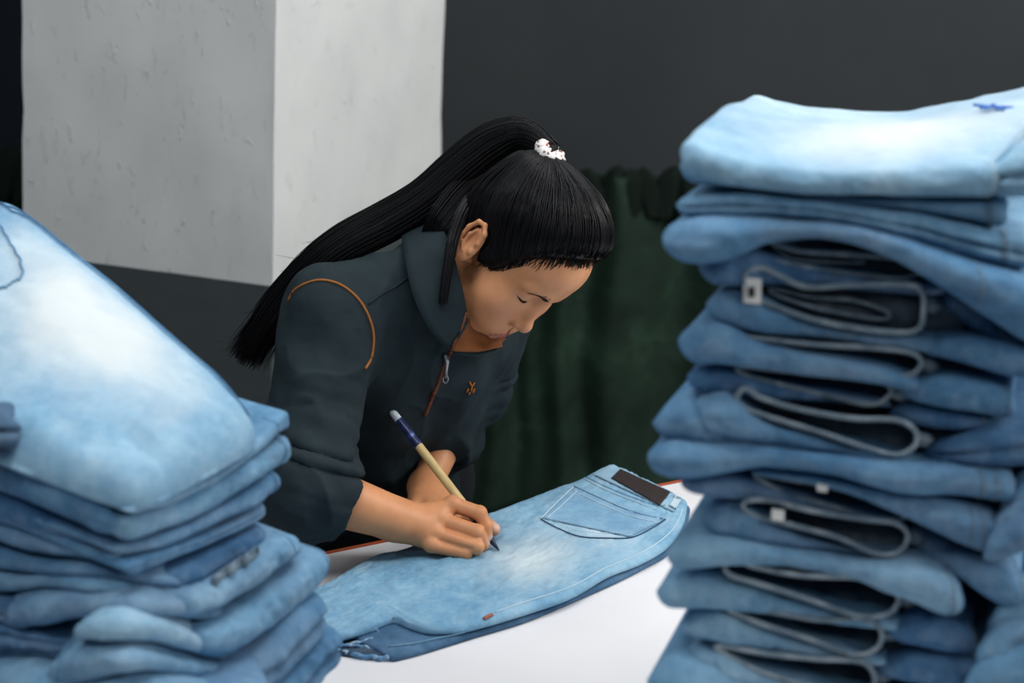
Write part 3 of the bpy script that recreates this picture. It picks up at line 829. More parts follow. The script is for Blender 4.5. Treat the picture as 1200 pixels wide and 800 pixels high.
B = dict
left_pair('second pair of the slumped stack, right under the pale sloping pair', [
    ([(150, 593, 606), (200, 576, 593), (255, 547, 565), (300, 515, 533), (328, 484, 509), (343, 475, 502)], DEN[1], B(leaf=1, seams=(.9,))),
    ([(-30, 484, 504), (30, 505, 526), (90, 549, 564), (140, 583, 597), (160, 593, 602)], DEN[0], B(dy=.004, round_l=False, seams=(.2,)))], 560, seed=1)
left_pair('third pair of the slumped stack, rounded fold end sticking out beside the sleeve', [
    ([(140, 606, 640), (190, 592, 622), (250, 564, 598), (300, 534, 566), (330, 508, 546), (345, 506, 540)], DEN[1], B(leaf=1, seams=(.92,), bulge=.9))], 600, seed=2)
left_pair('fourth pair of the slumped stack, broad dark leg panel at its near corner', [
    ([(-30, 500, 560), (30, 530, 586), (80, 556, 606), (120, 586, 624), (138, 604, 624)], DEN[0], B(leaf=1, round_l=False, bulge=.7, seams=(.3,))),
    ([(-40, 548, 604), (20, 574, 616), (80, 606, 632), (135, 628, 642)], DEN[2], B(dy=.012, round_l=False))], 590, seed=3)
left_pair('fifth pair of the slumped stack, narrow fold ending above the curled pairs', [
    ([(134, 640, 655), (190, 622, 642), (240, 600, 622), (290, 574, 600), (316, 550, 582), (329, 548, 576)], DEN[0], B(leaf=1, seams=(.94,))),
    ([(-30, 596, 624), (40, 618, 646), (100, 638, 654), (140, 646, 658)], DEN[0], B(dy=.006, round_l=False))], 640, seed=4)
left_pair('sixth pair of the slumped stack, rolled tip near the front corner', [
    ([(148, 656, 676), (190, 642, 662), (240, 624, 644), (290, 602, 622), (314, 582, 606)], DEN[0], B(leaf=2, seams=(.1,)))], 650, x=200, seed=5)
left_pair('seventh pair of the slumped stack, folded waist with pale ridged loops', [
    ([(196, 668, 690), (235, 648, 686), (280, 626, 664), (312, 606, 634)], DEN[2], B(leaf=1)),
    ([(-30, 632, 664), (40, 650, 672), (110, 660, 676), (180, 668, 686), (228, 678, 692)], DEN[0], B(dy=.004, round_l=False))], 670, x=180, seed=6)
# ridged loops (belt loops of the folded waistband)
rr_ = bpy.data.objects[[o.name for o in bpy.data.objects if o.get('label', '').startswith('seventh pair of the slumped')][0]]
for k in range(3):
    x_, y_ = 254 + k * 17, 680 - k * 10
    add_lobe(rr_, 'belt_loop', [(x_ - 7, y_ - 9, y_ + 7, Yr(x_) - .034), (x_, y_ - 12, y_ + 5, Yr(x_) - .038), (x_ + 7, y_ - 15, y_ + 2, Yr(x_) - .034)], HEM, depth=.02, seed=300 + k, N=16)
left_pair('eighth pair of the slumped stack, a leg rolled up beside the dark waist loops', [
    ([(215, 694, 724), (255, 676, 714), (300, 648, 688), (335, 624, 660), (352, 622, 650)], DEN[1], B(leaf=1, dy=-.03, seams=(.9,), bulge=1.1)),
    ([(-30, 662, 694), (50, 672, 692), (120, 676, 696), (200, 684, 702), (236, 694, 706)], DEN[1], B(dy=.0, round_l=False))], 680, x=240, seed=7)
left_pair('ninth pair of the slumped stack, thick rolled leg pointing at the jeans on the table', [
    ([(235, 738, 768), (270, 722, 768), (310, 694, 742), (350, 660, 706), (375, 640, 680), (387, 642, 670)], DEN[1], B(leaf=1, dy=-.045, seams=(.93,), bulge=1.1))], 700, x=280, seed=8)
left_pair('tenth pair of the slumped stack, light straight fold across its near face', [
    ([(10, 704, 730), (45, 692, 732), (100, 692, 724), (170, 696, 724), (230, 702, 728), (268, 712, 730)], DEN[3], B(leaf=1, dy=-.012, seams=(.75,)))], 710, seed=9)
left_pair('eleventh pair of the slumped stack, palest short fold low on its near face', [
    ([(92, 728, 752), (125, 716, 750), (170, 720, 752), (215, 734, 764), (250, 752, 772), (266, 766, 774)], DEN_PALE, B(leaf=1, dy=-.028, bulge=1.1))], 740, seed=10)
left_pair('twelfth pair of the slumped stack, dark coiled end low at the picture edge', [
    ([(-30, 718, 772), (10, 722, 770), (50, 738, 770), (86, 746, 776)], DEN[2], B(leaf=3, dy=-.01, round_l=False)),
    ([(-30, 700, 722), (0, 702, 728), (30, 706, 736), (46, 712, 730)], DEN[2], B(leaf=2, dy=-.016, round_l=False))], 740, x=30, seed=11)
left_pair('thirteenth pair of the slumped stack, mid-blue fold under the palest one', [
    ([(62, 770, 806), (100, 752, 800), (160, 756, 786), (220, 768, 792), (290, 776, 800), (305, 784, 800)], DEN[1], B(leaf=1, dy=-.03, seams=(.1,)))], 780, seed=12)
left_pair('fourteenth pair of the slumped stack, bulging low beside the hem on the table', [
    ([(285, 775, 822), (315, 742, 806), (345, 708, 780), (372, 690, 750), (386, 700, 735)], DEN[0], B(leaf=2, dy=-.055)),
    ([(300, 806, 850), (340, 775, 840), (372, 735, 800), (394, 728, 780), (402, 742, 775)], DEN[0], B(leaf=2, dy=-.062))], 780, x=330, seed=13)
left_pair('fifteenth pair of the slumped stack, lowest one showing at the picture edge', [
    ([(-40, 770, 830), (30, 776, 836), (90, 792, 840), (170, 786, 836), (260, 794, 836), (320, 816, 850), (366, 800, 840), (384, 806, 830)], DEN[1], B(leaf=2, dy=-.035, round_l=False))], 810, seed=14)
yb = 838; k = 0
while True:
    t_ = 42
    zl = W(150, yb + t_, YL)[2]
    last = zl < ZT + .03
    if last:
        t_ = (W(150, yb, YL)[2] - ZT) * FPX / YL * .985
    r = thing('folded_jeans', 'folded pair below the picture edge in the slumped stack, %s under those in view' % ORD[k], 'jeans', W(120, yb + 20, YL + .12), SLUMP)
    pts = [(-60, yb, yb + t_, YL + .03), (60, yb, yb + t_, YL - .01), (200, yb, yb + t_, YL - .01), (340, yb, yb + t_, YL + .02)]
    add_lobe(r, 'folded_panel', pts, DEN[k % 3], lean=(-.35, .94), depth=.3, seed=200 + k, rough=.3, leaf=1 + k % 2, round_l=False)
    yb += t_; k += 1
    if last: break

# ================================================================== the jeans on the table
tj = thing('marked_jeans', 'washed light blue jeans with brown leather patch lying flat on the table', 'jeans', WZ(600, 660, ZT))
def slab(far, near, z0, z1, nu=150, nv=70, seed=0, crown=.004, wr=.0022):
    """Flat lying cloth: far and near outline in picture points of its top face, from the hem (u=0) to the waist (u=1)."""
    Fa = np.array([WZ(a, b, z1) for a, b in spline(far, nu)]); Ne = np.array([WZ(a, b, z1) for a, b in spline(near, nu)])
    u = np.linspace(0, 1, nu)[:, None]; v = np.linspace(0, 1, nv)[None, :]
    P = Fa[:, None, :] * (1 - v)[..., None] + Ne[:, None, :] * v[..., None]
    h = (z1 - z0)
    ed = np.minimum(v * 1.0, 1 - v)
    rnd_ = np.sqrt(np.clip(1 - (1 - np.clip(ed / .06, 0, 1)) ** 2, 0, 1)) * np.ones_like(u)
    eu = np.minimum(u / .03 + .35, 1) * np.minimum((1 - u) / .02 + .45, 1)
    f1 = fbm(np.stack([u * 9 + v * 3, v * 4 - u * 2, u * 0 + v * 0 + seed], -1), 3)
    f2 = fbm(np.stack([u * 26 - v * 12, v * 16 + u * 8, u * 0 + v * 0 + seed + 5], -1), 3)
    f3 = -np.abs(fbm(np.stack([u * 44 + v * 8, v * 26 + u * 0, u * 0 + v * 0 + seed + 9], -1), 2))
    z = z0 + h * (.25 + .75 * rnd_) * (.6 + .4 * eu) + (f1 * wr * 1.3 + f2 * wr * .7 + (f3 + .3) * wr * .8) * rnd_ + crown * np.sin(math.pi * v) * np.ones_like(u)
    P[..., 2] = z
    Bt = P.copy(); Bt[..., 2] = z0
    cz = Bt[..., :2].mean(axis=1, keepdims=True)
    Bt[..., :2] = cz + (Bt[..., :2] - cz) * .99
    V = np.concatenate([P.reshape(-1, 3), Bt.reshape(-1, 3)])
    g = grid_faces(nu, nv); o_ = nu * nv
    F = [f[::-1] for f in g] + [[i + o_ for i in f] for f in g]
    b = [(i, 0) for i in range(nu)] + [(nu - 1, j) for j in range(1, nv)] + [(i, nv - 1) for i in range(nu - 2, -1, -1)] + [(0, j) for j in range(nv - 2, 0, -1)]
    b = [i * nv + j for i, j in b]
    for p, q in zip(b, b[1:] + b[:1]): F.append([q, p, p + o_, q + o_])
    return V, F, P, u, v
far_top = [(345, 697), (378, 682), (412, 662), (445, 645), (480, 637), (520, 617), (560, 603), (600, 588), (640, 573), (676, 560), (700, 549), (715, 543)]
near_top = [(388, 746), (428, 735), (460, 723), (480, 729), (502, 735), (537, 734), (572, 726), (622, 711), (670, 694), (712, 670), (752, 654), (782, 636), (800, 612), (806, 586)]
far_bot = [(352, 712), (385, 692), (450, 655), (560, 612), (640, 582), (700, 556), (720, 549)]
near_bot = [(455, 766), (462, 767), (472, 765), (495, 759), (557, 740), (622, 720), (702, 686), (752, 662), (786, 642), (804, 616), (809, 592)]
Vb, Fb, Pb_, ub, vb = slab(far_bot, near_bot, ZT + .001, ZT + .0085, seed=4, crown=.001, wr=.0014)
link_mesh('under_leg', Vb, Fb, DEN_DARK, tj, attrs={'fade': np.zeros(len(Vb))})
Vt, Ft, Pt_, ut, vt = slab(far_top, near_top, ZT + .0095, ZT + .018, nu=190, nv=100, seed=1, crown=.004)
fd = np.clip(.95 * np.exp(-((ut - .60) / .11) ** 2 - ((vt - .62) / .20) ** 2) + .55 * np.exp(-((ut - .80) / .05) ** 2 - ((vt - .66) / .18) ** 2) + .18 * fbm(np.stack([ut * 30 + vt * 0, vt * 18 + ut * 0, ut * 0 + vt * 0], -1), 3), 0, 1) * np.ones_like(vt)
link_mesh('leg_panel', Vt, Ft, DEN_TABLE, tj, attrs={'fade': np.concatenate([fd.reshape(-1), fd.reshape(-1) * .3])})
bvh_j = BVHTree.FromPolygons([Vector(p) for p in Vt], Ft)
def hit(bvh, px, py, lift=.0):
    v = Vector(ray(px, py)).normalized()
    loc, nn, i, d = bvh.ray_cast(Vector(EYE), v)
    if loc is None: return None
    return np.array(loc) - np.array(v) * lift
def drape(bvh, pts, n, lift=.001, closed=False):
    out = []
    for a, b in spline(pts, n, closed):
        h_ = hit(bvh, a, b, lift)
        if h_ is not None: out.append(h_)
        elif out: out.append(out[-1] + np.array((1e-5, 0, 0)))
    while len(out) < n: out.append(out[-1] + np.array((1e-5, 0, 0)))
    return np.array(out)
def patch(name, bvh, corners, mat, parent, nu=14, nv=10, lift=.0035, fade=0.0):
    """A piece of material lying on a surface: four picture corners, with a rim down to the surface."""
    a, b, c, d = [np.array(x, dtype=float) for x in corners]
    V = []
    for l_ in (lift, -.0005):
        for i in range(nu):
            for j in range(nv):
                s, t = i / (nu - 1), j / (nv - 1)
                q = a * (1 - s) * (1 - t) + b * s * (1 - t) + c * s * t + d * (1 - s) * t
                h_ = hit(bvh, q[0], q[1], l_)
                V.append(h_ if h_ is not None else (V[-1] if V else WZ(q[0], q[1], ZT + .02)))
    g = grid_faces(nu, nv); o_ = nu * nv
    F = [f[::-1] for f in g] + [[i + o_ for i in f] for f in g]
    bb = [(i, 0) for i in range(nu)] + [(nu - 1, j) for j in range(1, nv)] + [(i, nv - 1) for i in range(nu - 2, -1, -1)] + [(0, j) for j in range(nv - 2, 0, -1)]
    bb = [i * nv + j for i, j in bb]
    for p, q in zip(bb, bb[1:] + bb[:1]): F.append([q, p, p + o_, q + o_])
    return link_mesh(name, V, F, mat, parent, attrs={'fade': np.full(len(V), fade)})
def stitches(name, bvh, pts, mat, parent, n=40, w=.0007, lift=.0012, dashed=True):
    P = drape(bvh, pts, n * (3 if dashed else 1), lift)
    if dashed:
        L = [P[3 * i:3 * i + 2] for i in range(n)]
        L = [x for x in L if np.linalg.norm(x[1] - x[0]) > 3e-4]
        return tubes(name, [[x[0], (x[0] + x[1]) / 2, x[1]] for x in L], w, mat, parent, 4)
    return tubes(name, [P], w, mat, parent, 5)
wb = patch('waistband', bvh_j, [(713, 545), (803, 583), (789, 600), (694, 556)], DEN_TABLE, tj, 24, 8, .0022, .12)
lp = patch('leather_patch', bvh_j, [(727, 549), (786, 576), (773, 592), (716, 560)], LEATHER, tj, 22, 8, .0050)
lp['label'] = 'dark brown leather patch on the waistband'
patch('belt_loop', bvh_j, [(793, 577), (801, 580), (792, 596), (784, 592)], DEN_TABLE, tj, 6, 8, .0062, .7)
pkt = [(672, 569), (726, 592), (780, 608), (766, 617), (741, 628), (679, 627), (655, 618), (633, 607)]
bp = patch('back_pocket', bvh_j, [(672, 570), (780, 608), (738, 629), (634, 607)], DEN_POCKET, tj, 22, 14, .0020, .06)
loop_ = [(672, 569), (700, 581), (740, 597), (780, 608), (768, 616), (741, 627), (710, 629), (679, 627), (655, 618), (633, 607), (652, 589), (672, 569)]
stitches('pocket_edge', bvh_j, [(672, 570), (652, 589), (634, 607)], STITCH, bp, 30, .0008, .0032, False)
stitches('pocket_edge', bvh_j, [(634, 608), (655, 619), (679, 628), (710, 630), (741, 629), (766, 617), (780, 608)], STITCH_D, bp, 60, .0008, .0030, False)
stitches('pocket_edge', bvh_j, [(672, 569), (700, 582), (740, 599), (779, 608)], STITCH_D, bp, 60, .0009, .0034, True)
stitches('pocket_edge', bvh_j, [(669, 573), (697, 587), (738, 604), (772, 612)], STITCH, bp, 40, .0007, .0030, False)
stitches('pocket_edge', bvh_j, [(676, 575), (658, 592), (642, 606)], STITCH, bp, 30, .0006, .0030, False)
stitches('pocket_edge', bvh_j, [(642, 606), (662, 616), (682, 622), (710, 624), (738, 623), (760, 613)], STITCH, bp, 36, .0006, .0030, True)
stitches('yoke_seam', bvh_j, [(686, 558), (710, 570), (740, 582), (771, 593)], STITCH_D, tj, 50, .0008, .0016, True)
stitches('yoke_seam', bvh_j, [(683, 560), (708, 573), (738, 585), (769, 597)], STITCH, tj, 40, .0007, .0014, False)
side_line = [(800, 596), (790, 618), (769, 637), (740, 653), (708, 666), (670, 687), (622, 703), (580, 717)]
stitches('side_seam', bvh_j, side_line, STITCH, tj, 90, .0008, .0008, False)
stitches('repair_thread', bvh_j, [(567, 725), (572, 722), (577, 720)], RUST_THREAD, tj, 8, .0022, .0015, False)
# crumpled open hems at the near corner of the legs: bands of cloth standing round dark openings
ldir = WZ(600, 610, ZT) - WZ(430, 700, ZT); ldir[2] = 0; ldir /= np.linalg.norm(ldir)
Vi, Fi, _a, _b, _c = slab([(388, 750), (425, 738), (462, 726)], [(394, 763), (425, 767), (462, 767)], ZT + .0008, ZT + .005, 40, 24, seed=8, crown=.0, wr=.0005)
link_mesh('hem_opening_shade', Vi, Fi, HEM_SHADE, tj)  # dark sheet painted as the shade inside the open hems
def hem_cord(pts, rad_, mat, seed):
    n = 60
    c = np.array([WZ(a, b, ZT + z / 1000) for a, b, z in spline(pts, n)])
    c = c + np.stack([fbm(np.stack([np.arange(n) * .3 + seed, np.full(n, k * 3.1), np.zeros(n)], -1), 2) for k in range(3)], 1) * .0016
    V, F = tube_arrays([c], rad_ * (1 + .35 * fbm(np.stack([np.arange(n) * .5 + seed, np.zeros(n), np.zeros(n)], -1), 2))[None], 8)
    return link_mesh('leg_hem', V, F, mat, tj, attrs={'fade': np.clip(fbm(V * 220 + seed, 2) * 1.3, 0, 1) * .7})
hem_cord([(384, 748, 10), (404, 743, 12), (422, 736, 14), (440, 728, 15), (458, 720, 16), (461, 726, 14)], .0030, DEN_DARK, 1)
hem_cord([(390, 752, 8), (412, 747, 9), (428, 742, 10), (440, 738, 10), (443, 744, 8), (436, 749, 7), (422, 752, 7), (402, 756, 7)], .0017, DEN[0], 2)
hem_cord([(392, 758, 6), (410, 756, 7), (426, 758, 5), (436, 761, 4), (443, 759, 4), (445, 754, 5)], .0018, DEN[0], 3)
hem_cord([(386, 760, 3), (405, 765, 3), (425, 769, 3), (446, 771, 3), (456, 770, 3), (461, 766, 4), (461, 756, 6)], .0027, DEN[0], 4)
q = [WZ(427, 761, ZT + .005), WZ(436, 763, ZT + .005), WZ(436, 769, ZT + .0015), WZ(427, 768, ZT + .0015)]
q = [p - ldir * .003 for p in q]
q2 = [p + ldir * .002 for p in q]
link_mesh('size_tag', q + q2, [[0, 1, 2, 3], [7, 6, 5, 4], [0, 4, 5, 1], [1, 5, 6, 2], [2, 6, 7, 3], [3, 7, 4, 0]], WHITE_TAG, tj, smooth=False)['label'] = 'small white tag at the hem'
stitches_low = [WZ(a, b, ZT + .0098) + np.array((0, -.0006, .0004)) for a, b in spline([(455, 757), (480, 754), (510, 748), (545, 741)], 30)]
tubes('lower_hem_stitching', [stitches_low], .0005, DEN_TABLE, tj, 4)

# ================================================================== the woman
SKIN = new_mat('skin', (.46, .235, .125), 0.48, 0.35); _n = NT(SKIN)
_v = _n.coord()
_base = _n.ramp(_n.noise(28, 4, .6, _v), [(.3, (.58, .245, .110)), (.7, (.68, .31, .145))])
_base = _n.mix(_n.attr('lip'), _base, (.33, .08, .065))
_base = _n.mix(_n.attr('blush'), _base, (.60, .26, .15))
_base = _n.mix(_n.attr('nail'), _base, (.72, .44, .34))
_n.color(_base)
_n.b.inputs['Subsurface Weight'].default_value = 0.12
_n.b.inputs['Subsurface Radius'].default_value = (.012, .005, .003)
_n.bump(_n.noise(420, 3, .6, _v), .08, .001)
HAIR = new_mat('black_hair', (.0045, .0045, .0055), 0.40, 0.18)
JACKET = new_mat('navy_softshell', (.016, .028, .037), 0.82, 0.25); _n = NT(JACKET); _v = _n.coord()
_n.color(_n.ramp(_n.noise(20, 4, .6, _v), [(.3, (.0090, .0185, .0235)), (.7, (.0135, .026, .032))]))
_n.bump(_n.math('ADD', _n.noise(15, 3, .5, _v, .2), _n.math('MULTIPLY', _n.noise(700, 2, .5, _v), .05)), 0.45, .012)
LINING = new_mat('orange_brown_lining', (.20, .066, .018), 0.75)
PIPING = new_mat('orange_piping', (.30, .105, .022), 0.6)
ZIPTAPE = new_mat('rust_zipper_tape', (.15, .045, .020), 0.7)
METAL = new_mat('grey_metal', (.36, .38, .42), 0.35, 0.5, 0.85)
TROUSER = new_mat('black_trousers', (.006, .008, .011), 0.85, 0.2)
SHOE = new_mat('black_shoe', (.012, .012, .013), 0.6)
SCRUNCH = new_mat('dotted_scrunchie', (.78, .74, .70), 0.8); _n = NT(SCRUNCH); _v = _n.coord()
_vo = _n.add('ShaderNodeTexVoronoi'); _vo.inputs['Scale'].default_value = 150; _n.l(_v, _vo.inputs['Vector'])
_dot = _n.ramp(_vo.outputs['Distance'], [(.26, (1, 1, 1)), (.32, (0, 0, 0))])
_hue = _n.ramp(_vo.outputs['Color'], [(.45, (.50, .10, .05)), (.55, (.12, .12, .14))])
_n.color(_n.mix(_dot, (.78, .74, .70), _hue))

# joints (world)
NECK = W(512, 326, 2.17)
R_SH, L_SH = W(392, 372, 2.08), W(585, 335, 2.28)
HIP = W(425, 560, 2.38)
R_EL = W(352, 572, 1.955); R_CUFF = W(402, 592, 1.970); R_WR = W(489, 616, 1.994)
L_EL = W(541, 468, 2.30); L_CUFF = W(517, 520, 2.235); L_WR = W(499, 570, 2.165)
MIDSH = (R_SH + L_SH) / 2
spine = (HIP - MIDSH); LEN = np.linalg.norm(spine); spine /= LEN
lat = R_SH - L_SH; lat -= spine * (lat @ spine); lat /= np.linalg.norm(lat)
front = np.cross(spine, lat); front /= np.linalg.norm(front)
if front[1] > 0: front = -front
MT = np.stack([lat, front, spine], 1)

# head frame: axes given as seen from the camera, then turned into the world
EAR = W(559, 286, 2.085)
zc = EYE - EAR; zc /= np.linalg.norm(zc)
xc = np.cross(np.array((0, 0, 1.0)), zc); xc /= np.linalg.norm(xc)
yc = np.cross(zc, xc)
def cv(v): return v[0] * xc + v[1] * yc + v[2] * zc
HF = cv((.38, -.865, .326)); HF /= np.linalg.norm(HF)
HU = cv((.681, .50, .534)); HU -= HF * (HU @ HF); HU /= np.linalg.norm(HU)
HR = np.cross(HF, HU)
HS = 0.91                                   # head scale
MH = np.stack([HR, HF, HU], 1)
HC = W(597.5, 298, 2.145)
def hl(p): return HC + MH @ (np.asarray(p, dtype=float) * HS)
def to_local(V): return ((V - HC) @ MH) / HS

# head sculpted in its own frame (r right, f forward, u up)
Hd = Field((-.105, -.125, -.165), (.105, .135, .150), .0017)
Hd.ell((0, -.014, .043), (.0765, .094, .083), .01)
Hd.ell((0, .032, -.012), (.062, .058, .084), .03)
Hd.ell((0, .036, -.058), (.049, .046, .046), .03)
Hd.ell((0, .063, -.096), (.021, .017, .016), .022)
Hd.ell((0, .039, .062), (.066, .053, .052), .02)
for s in (1, -1):
    Hd.ell((s * .042, .054, -.020), (.026, .027, .028), .022)
    Hd.ell((s * .030, .062, -.050), (.024, .024, .022), .02)
    Hd.cone((s * .012, .0835, .035), (s * .044, .072, .039), .0075, .0065, .013)
    Hd.cone((s * .052, .018, -.062), (s * .030, .056, -.084), .016, .014, .02)
for s in (1, -1):
    Hd.ell((s * .032, .091, .023), (.021, .0135, .0125), .012, mode='sub')
for s in (1, -1):
    Hd.ell((s * .0315, .0645, .0235), (.0145, .0135, .0115), .005)
    # lower edge of the lowered upper lid
    arc = [(s * .0175, .0735, .0185), (s * .025, .0775, .0152), (s * .033, .0773, .0145), (s * .041, .0722, .0172), (s * .0465, .0660, .0212)]
    Hd.chain(arc, [.0014, .0019, .0020, .0018, .0012], .003)
    Hd.chain([(a, b - .0012, c - .0042) for a, b, c in arc], [.0013] * 5, .003)
    # crease above the lid
    Hd.chain([(a * 1.0, b - .0005, c + .0125) for a, b, c in arc], [.0011] * 5, .003, mode='sub')
Hd.cone((0, .080, .020), (0, .0960, -.018), .0065, .0085, .012)
Hd.ell((0, .0980, -.0235), (.0122, .0110, .0100), .008)
for s in (1, -1):
    Hd.ell((s * .0132, .0900, -.0258), (.0080, .0092, .0074), .006)
    Hd.ell((s * .0062, .0960, -.0338), (.0038, .0052, .0040), .003, mode='sub')
Hd.ell((0, .077, -.057), (.026, .014, .020), .014)
for s in (1, -1):
    Hd.cone((s * .006, .0905, -.0565), (s * .0225, .0785, -.0625), .0050, .0024, .004)
Hd.cone((-.011, .0865, -.0705), (.011, .0865, -.0705), .0060, .0060, .005)
for s in (1, -1):
    Hd.cone((s * .006, .0865, -.0715), (s * .0215, .0780, -.0660), .0050, .0024, .004)
    Hd.chain([(0, .0950, -.0640), (s * .012, .0905, -.0640), (s * .026, .0785, -.0650)], [.0017, .0017, .0013], .0018, mode='sub')
Hd.cone((0, .090, -.053), (0, .0925, -.042), .0022, .0022, .004, mode='sub')
Vh0, Fh0 = Hd.mesh()                       # bare skull, for combing the hair over
# ears
for s in (1, -1):
    Me = np.stack([np.array((1, -.35 * s * s, 0)), np.array((.35, 1, .25)), np.array((0, -.25, 1))], 1)
    Me[0, 0] = 1
    ex = np.array((s * .93, -.33, .0)); ex /= np.linalg.norm(ex)
    ez = np.array((0, -.22, 1.0)); ez -= ex * (ez @ ex); ez /= np.linalg.norm(ez)
    ey = np.cross(ez, ex)
    Mx = np.stack([ex, ey, ez], 1)
    ec = np.array((s * .0825, -.012, .004))
    Hd.ell(ec, (.0055, .0185, .0325), .006, Mx)
    def eo(a, b, c=0): return ec + ex * c + ey * (a * s) + ez * b
    helix = [eo(.006, -.004, .001), eo(.0125, .010, .004), eo(.010, .024, .005), eo(0, .030, .006), eo(-.011, .025, .007), eo(-.0165, .010, .008), eo(-.0150, -.008, .007), eo(-.0085, -.021, .005)]
    # the front of the head lies at +f; ey points there for one ear and away for the other, so build by f
    sg = 1 if (ey * s)[1] > 0 else -1
    def eo(a, b, c=0): return ec + ex * (c * 1.1) + ey * (a * 1.12 * s * sg) + ez * (b * 1.15)
    helix = [eo(.006, -.003, .001), eo(.0125, .010, .004), eo(.010, .024, .005), eo(0, .030, .006), eo(-.011, .025, .007), eo(-.0165, .010, .008), eo(-.0150, -.008, .007), eo(-.0085, -.021, .005)]
    Hd.ell(eo(.002, .002, .007), (.007, .0095, .0160), .004, Mx, mode='sub')
    Hd.chain(helix, [.0028, .0032, .0034, .0034, .0034, .0034, .0032, .0034], .003)
    Hd.chain([eo(-.004, .018, .005), eo(-.0085, .006, .006), eo(-.007, -.008, .005), eo(.000, -.013, .004)], [.0022, .0026, .0028, .0026], .003)
    Hd.ell(eo(-.002, -.024, .003), (.0042, .0075, .0080), .005, Mx)
    Hd.ell(eo(.0110, -.004, .004), (.0030, .0045, .0055), .004, Mx)
# neck runs to the collar
nl = to_local(NECK)
Hd.cone((0, -.030, -.045), nl * .75 + np.array((0, -.030, -.045)) * .25, .050, .052, .02)
Vh, Fh = Hd.mesh()
lv = Vh.copy()
def gauss(P, c, r): return np.exp(-(((P - np.array(c)) / np.array(r)) ** 2).sum(1))
lip = np.zeros(len(lv))
for s in (1, -1):
    for t in np.linspace(0, 1, 8):
        a = np.array((s * .002, .0910, -.0575)) * (1 - t) + np.array((s * .0230, .0785, -.0630)) * t
        b = np.array((s * .002, .0890, -.0710)) * (1 - t) + np.array((s * .0220, .078, -.0660)) * t
        lip = np.maximum(lip, gauss(lv, a, (.0045, .012, .0052 * (1 - .45 * t))))
        lip = np.maximum(lip, gauss(lv, b, (.0045, .012, .0066 * (1 - .5 * t))))
lip = np.clip((lip - .18) * 2.4, 0, 1)
blush = np.clip(gauss(lv, (.044, .06, -.018), (.022, .03, .018)) + gauss(lv, (-.044, .06, -.018), (.022, .03, .018)) + gauss(lv, (0, .11, -.02), (.012, .012, .01)) + .6 * gauss(np.abs(lv), (.08, .012, .003), (.012, .02, .03)), 0, 1) * .55
Vhw = HC + (Vh * HS) @ MH.T
bvh_head = BVHTree.FromPolygons([Vector(p) for p in Vhw], Fh)

# --- right arm and hand
def hand_field(lo, hi, h=.0012): return Field(np.minimum(lo, hi) - .03, np.maximum(lo, hi) + .03, h)
I_M, M_M, R_M, P_M = W(531, 591, 2.020), W(514, 608, 2.004), W(510, 625, 1.990), W(506, 639, 1.980)
I_P, M_P, R_P, P_P = W(562, 601, 2.010), W(559, 623, 1.992), W(559, 640, 1.982), W(546, 648, 1.981)
I_D, M_D, R_D, P_D = W(570, 616, 2.006), W(566, 637, 2.002), W(556, 648, 2.000), W(536, 650, 2.002)
I_T, M_T, R_T, P_T = W(571, 628, 2.004), W(556, 642, 2.017), W(540, 646, 2.017), W(524, 648, 2.017)
T_C, T_M, T_I, T_T = W(503, 610, 2.036), W(536, 603, 2.068), W(563, 609, 2.052), W(579, 620, 2.036)
allp = np.array([I_M, M_M, R_M, P_M, I_P, M_P, R_P, P_P, T_T, R_CUFF, R_EL, T_M])
Rf = hand_field(allp.min(0), allp.max(0), .0013)
Rf.cone(R_EL, R_WR, .034, .0195, .01)
Rf.cone(R_EL * .55 + R_WR * .45 + np.array((0, 0, .002)), R_WR, .0262, .0200, .012)
Rf.cone(R_WR + np.array((0, .012, .002)), W(462, 610, 1.990), .0165, .0200, .015)
for m_, r_ in ((I_M, .0125), (M_M, .0125), (R_M, .0118), (P_M, .0105)):
    Rf.cone(R_WR * .93 + m_ * .07, m_ - (m_ - R_WR) * .06, .0160, r_ * .88, .008)
Rf.cone((R_WR + T_C) / 2, T_M, .016, .0125, .014)
Rf.ell((I_M + R_M + R_WR * 1.2 + T_C) / 4.2, (.020, .020, .020), .012)
for a, b, c, d, rr in ((I_M, I_P, I_D, I_T, .0090), (M_M, M_P, M_D, M_T, .0092), (R_M, R_P, R_D, R_T, .0087), (P_M, P_P, P_D, P_T, .0076)):
    Rf.cone(a, b, rr * 1.06, rr * .95, .0016)
    Rf.ell(b, (rr * 1.05,) * 3, .0016)
    Rf.cone(b, c, rr * .95, rr * .84, .002)
    Rf.cone(c, d, rr * .85, rr * .72, .002)
    Rf.ell(a + np.array((-.001, -.003, .0025)), (rr * 1.16,) * 3, .004)
for a0, b0, a1, b1 in ((I_M, I_P, M_M, M_P), (M_M, M_P, R_M, R_P), (R_M, R_P, P_M, P_P)):
    g0, g1 = (a0 + a1) / 2, (b0 + b1) / 2
    toward = EYE - g0; toward /= np.linalg.norm(toward)
    Rf.cone(g0 * .75 + g1 * .25 + toward * .0085, g1 + toward * .0085, .0016, .0022, .003, 'sub')
Rf.cone(T_M, T_I, .0110, .0096, .004); Rf.cone(T_I, T_T, .0098, .0078, .003)
Vr, Fr = Rf.mesh()

